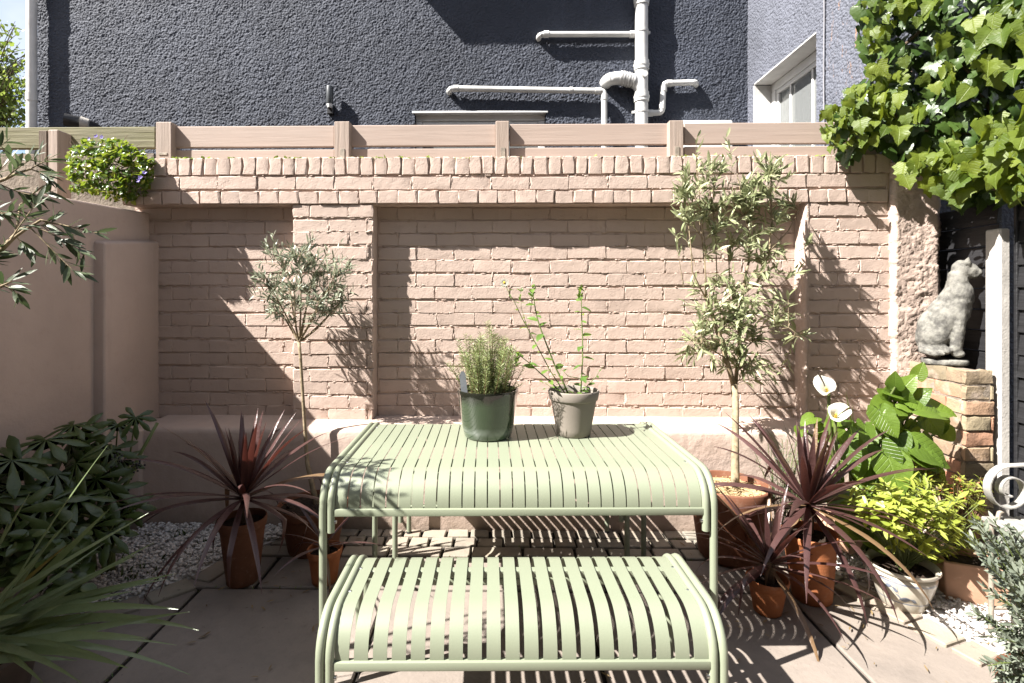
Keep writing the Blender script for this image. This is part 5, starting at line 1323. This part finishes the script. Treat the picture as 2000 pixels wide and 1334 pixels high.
# rectangular trough with bronze nandina
random.seed(95)
ta=G(1835,1166); tt=thing('planter_trough','pale terracotta rectangular trough of soil with wispy bronze foliage','planter',(ta.x+.15,ta.y-.02,0),-.40)
mb=MB(); w0,w1,d0_,d1_,h_=.135,.15,.085,.10,.19
o_=[(-w0,-d0_),(w0,-d0_),(w0,d0_),(-w0,d0_)]; p_=[(-w1,-d1_),(w1,-d1_),(w1,d1_),(-w1,d1_)]; q_=[(x*.88,y*.83) for x,y in p_]; r_=[(x*.82,y*.78) for x,y in o_]
mb.v=[(x,y,0) for x,y in o_]+[(x,y,h_) for x,y in p_]+[(x,y,h_) for x,y in q_]+[(x,y,.05) for x,y in r_]
mb.f=[(3,2,1,0)]+[(i,(i+1)%4,4+(i+1)%4,4+i) for i in range(4)]+[(4+i,4+(i+1)%4,8+(i+1)%4,8+i) for i in range(4)]+[(8+i,8+(i+1)%4,12+(i+1)%4,12+i) for i in range(4)]
link('trough',mb.mesh('trough',bevel=.012,seg=3,angle=50),M_terra_pale,tt)
mb=MB(); g_=8
for i in range(g_+1):
    for j in range(g_+1): mb.v.append((-.125+.25*i/g_,-.078+.156*j/g_,.165+rr(-.01,.01)))
for i in range(g_):
    for j in range(g_): a=i*(g_+1)+j; mb.f.append((a,a+g_+1,a+g_+2,a+1))
link('soil',mb.mesh('soil',angle=180),M_soil,tt)
nb_=D(1860,1010,2.62); nt2=thing('bronze_shrub','wispy bronze and yellow small leaved shrub at the foot of the brick pillar','shrub',(nb_.x,nb_.y,0))
NP=[(1770,885),(1800,892),(1850,920),(1915,925),(1935,960),(1925,1000),(1880,990),(1830,965),(1785,940)]
lv=[]; wood=MB(); whorls(120,NP,0,2.58,.12,4,8,.016,.034,lv,wood,Vector((nb_.x,nb_.y,.1)),(1860,950,90,50),.06)
wpart(nt2,'stems',wood,M_stemr,angle=180); scatter(nt2,'leaf',[q.copy() for q in chl],lv,M_nandina,300)
for q in bpy.data.meshes:
    pass
# feathery herb by the wall
random.seed(97)
hb_=D(1530,960,2.85); fh=thing('feathery_herb','feathery grey green herb behind the burgundy cordyline','plant',(hb_.x,hb_.y,0)); lv=[]; wood=MB()
for k in range(60):
    b=Vector((hb_.x+rr(-.06,.06),hb_.y+rr(-.05,.05),.05)); e=D(1530+rr(-62,60),905+rr(-55,55),2.85+rr(-.12,.08)); pts=bez(b,(b+e)/2+Vector((0,0,.08))+rv(.03),e,5); wood.tube(pts,.0014,4,False)
    for j in range(24):
        t=.4+.6*j/24; i=min(4,int(t*5)); lv.append((j%3,frame(pts[i].lerp(pts[i+1],t*5-i),rv(1)+Vector((0,0,.5)),rv(1),rr(.012,.026))))
wpart(fh,'stems',wood,M_stem,angle=180); scatter(fh,'needle',[q.copy() for q in nd],lv,M_lav,0)
# tipped pale pot behind
fc=G(1672,1098); fpot=thing('tipped_pot','pale terracotta pot lying tipped on the white gravel','pot',(fc.x,fc.y,.085))
mb=MB(); mb.lathe([(0,0),(.055,0),(.058,.006),(.078,.15),(.088,.152),(.09,.19),(.08,.19),(.072,.15),(.05,.02)],28); me=mb.mesh('body',angle=50); me.transform(Matrix.Rotation(2.0,4,'Z')@Matrix.Rotation(R(72),4,'Y')); link('body',me,M_terra_pale,fpot)
# ================================================================== IRON BENCH AND GREY FOREGROUND SHRUB
random.seed(99)
ix,iy=G(1936,1243).x,G(1936,1243).y
ib_=thing('iron_bench','pale wrought iron garden seat with a scrolled arm at the picture edge','bench',(ix,iy,0))
for yy in (0,-.95):
    mb=MB(); mb.tube([(0,yy,.012),(0,yy,.44),(.002,yy,.455)],.0095,10); lg=link('leg',mb.mesh('leg',angle=60),M_rust,ib_)
    mb=MB(); mb.tube([(0,yy,0),(0,yy,.02)],[.018,.014],10); link('foot',mb.mesh('foot',angle=60),M_rust,lg)
    mb=MB(); mb.tube([(.43,yy,.0),(.43,yy,.44),(.52,yy,.92)],.0095,10); link('leg',mb.mesh('leg',angle=60),M_rust,ib_)
    mb=MB(); mb.tube([(0,yy,.115),(.43,yy,.115)],.008,8); link('stretcher',mb.mesh('stretcher',angle=60),M_rust,ib_)
    # flat bar arm ending in a scroll
    pts=[(.47,.66),(.36,.68),(.25,.69),(.16,.695)]
    cx_,cz_=.068,.595
    for k in range(34):
        a=R(78)+k*R(17); q=.098-.00225*k; pts.append((cx_+q*math.cos(a),cz_+q*math.sin(a)))
    mb=MB(); wd=.017; th=.0024
    for i,(x,z) in enumerate(pts):
        a=Vector(pts[max(i-1,0)]); b=Vector(pts[min(i+1,len(pts)-1)]); t_=(b-a).normalized(); n_=Vector((-t_.y,t_.x))
        for (s,q) in ((-1,1),(1,1),(1,-1),(-1,-1)): mb.v.append((x+n_.x*th*q,yy+s*wd,z+n_.y*th*q))
    for i in range(len(pts)-1):
        for j in range(4): a=i*4+j; b=i*4+(j+1)%4; mb.f.append((a,b,b+4,a+4))
    mb.f.append((3,2,1,0)); mb.f.append(tuple((len(pts)-1)*4+j for j in range(4)))
    link('scroll_arm',mb.mesh('scroll_arm',angle=40),M_iron,ib_)
    mb=MB(); mb.tube([(.02,yy,.455),(.032,yy,.50),(.045,yy,.505)],.008,8); link('arm_post',mb.mesh('arm_post',angle=60),M_rust,ib_)
    mb=MB(); mb.tube([(0,yy,.445),(.43,yy,.445)],.009,8); link('seat_rail',mb.mesh('seat_rail',angle=60),M_rust,ib_)
mb=MB(); mb.box(-.028,.028,-1.0,.03,0,.018); sl_=mb.mesh('seat_slat',bevel=.004); sl_.materials.append(M_iron)
for k in range(7): link('seat_slat',sl_,None,ib_,Matrix.Translation((.012+.067*k,0,.456)))
for k in range(4): link('back_slat',sl_,None,ib_,Matrix.Translation((.447+.022*k,0,.56+.105*k))@Matrix.Rotation(R(80),4,'Y'))
gb=D(2010,1300,1.5); gs=thing('grey_shrub','grey green narrow leaved shrub blurring into the near corner','shrub',(gb.x+.1,gb.y,0))
pot(gs,.11,.15,.26,M_terra_old,.04,.006)
lv=[]; wood=MB(); ll_=[lance(1,.3,.3,rr(-.1,.2),3).mesh('leaf',angle=180) for _ in range(5)]
tips=[(1900,1010),(1925,1035),(1890,1065),(1910,1090),(1935,1110),(1950,1060),(1975,1040),(1960,1090),(1990,1070),(1930,1150),(1960,1140),(1985,1120),(1915,1060),(1945,1020),(2000,1030),(1915,1205),(1940,1235),(1920,1255),(1930,1290),(1955,1305),(1975,1260),(1960,1230),(1990,1290),(1985,1225),(1935,1320),(2000,1250),(2000,1150),(1975,1165),(1900,1040),(1985,1330),(1960,1270),(1990,1200)]
for (px,py) in tips*2:
    px+=rr(-12,30); py+=rr(-14,14); d=1.5+rr(-.12,.12); e=D(px,py,d); b=gs.location+Vector((rr(-.08,.08),rr(-.08,.08),.23)); m_=(b+e)/2+Vector((rr(0,.08),0,.06)); pts=bez(b,m_,e,6); wood.tube(pts,[.003,.0028,.0025,.0022,.002,.0018,.0012],5,False)
    for j in range(44):
        t=.45+.55*j/44; i=min(5,int(t*6)); p=pts[i].lerp(pts[i+1],t*6-i); dr=(pts[i+1]-pts[i]).normalized(); s=rv(1); s-=dr*s.dot(dr); lv.append((j%5,frame(p,dr*.8+s.normalized()*.7,rv(1),rr(.018,.034))))
wpart(gs,'stems',wood,M_stem,angle=180); scatter(gs,'leaf',ll_,lv,M_lav,300)
# ================================================================== TREE BEHIND
random.seed(101)
tc=D(10,150,9.0); tre=thing('garden_tree','bright yellow green tree beyond the corner of the slate grey house','tree',(tc.x-.3,tc.y,0))
wood=MB(); wood.tube([(tc.x-.3,tc.y,0),(tc.x-.35,tc.y,2.2),(tc.x-.2,tc.y,4.0)],[.11,.08,.04],8); lv=[]; tl=[outline_leaf([(x*.8,y) for x,y in OVAL],1,.2,.2).mesh('leaf',angle=180) for _ in range(3)]
for k in range(230):
    q=rv(1)
    px=rr(-160,60); top=40 if px<45 else 90
    t=random.random()**.7; py=250-(250-top)*t; e=D(px,py,9+rr(-.8,.8)); b=Vector((tc.x-.3+rr(-.1,.1),tc.y,max(1.2,e.z-rr(.6,1.2))))
    m_=(b+e)/2+Vector((0,0,.2)); pts=bez(b,m_,e,5); wood.tube(pts,[.012,.01,.008,.006,.005,.003],4,False)
    n_=26 if py>140 else 9
    for j in range(n_):
        u=.35+.65*j/n_; i=min(4,int(u*5)); lv.append((j%3,frame(pts[i].lerp(pts[i+1],u*5-i)+rv(.10),rv(1),rv(1)+Vector((0,0,.5)),rr(.06,.11))))
wpart(tre,'trunk',wood,M_barkD,angle=180); scatter(tre,'leaf',tl,lv,M_tree,0,'crown')

# ================================================================== LITTER ON THE PAVING
random.seed(111)
lt=thing('fallen_leaves','scattered small dry leaves and crumbs lying on the paving','litter',(0,-1,0)); lt['kind']='stuff'
lv=[]
for k in range(170):
    x,y=rr(-1.4,1.9),rr(-1.75,-.25)
    if random.random()<.55: x,y=random.choice(((-1.15,-.75),(-.85,-.75),(1.0,-.75),(1.45,-.85),(1.2,-1.0),(1.9,-1.0)));x+=random.gauss(0,.16); y+=random.gauss(0,.14)
    lv.append((random.randrange(4),frame((x,y,.008+rr(0,.004)),Vector((rr(-1,1),rr(-1,1),rr(-.1,.15))),Vector((rr(-.4,.4),rr(-.4,.4),1)),rr(.012,.042))))
M_dry=leafmat('dry_leaf',(.10,.065,.03),(.24,.17,.08),.1,.7)
scatter(lt,'leaf',[q.copy() for q in ol],lv,M_dry,0,'leaves')
mo=thing('moss','thin moss and weeds growing in the dark paving joints','moss',(0,-1,0)); mo['kind']='stuff'; lv=[]
for k in range(420):
    if random.random()<.5: x=random.choice((-1.42,1.31,.367,-.53)); y=rr(-1.8,-.8)
    else: x=rr(-1.4,1.8); y=random.choice((-.805,-.505,-.39,-.28,-.178))
    if math.sin(x*5+y*7)+math.sin(x*13)<-.1: continue
    lv.append((random.randrange(2),frame((x+rr(-.008,.008),y+rr(-.008,.008),-.006),Vector((rr(-.8,.8),rr(-.8,.8),1)),rv(1),rr(.006,.018))))
scatter(mo,'sprig',[q.copy() for q in sp_],lv,M_daisy,0,'sprigs')
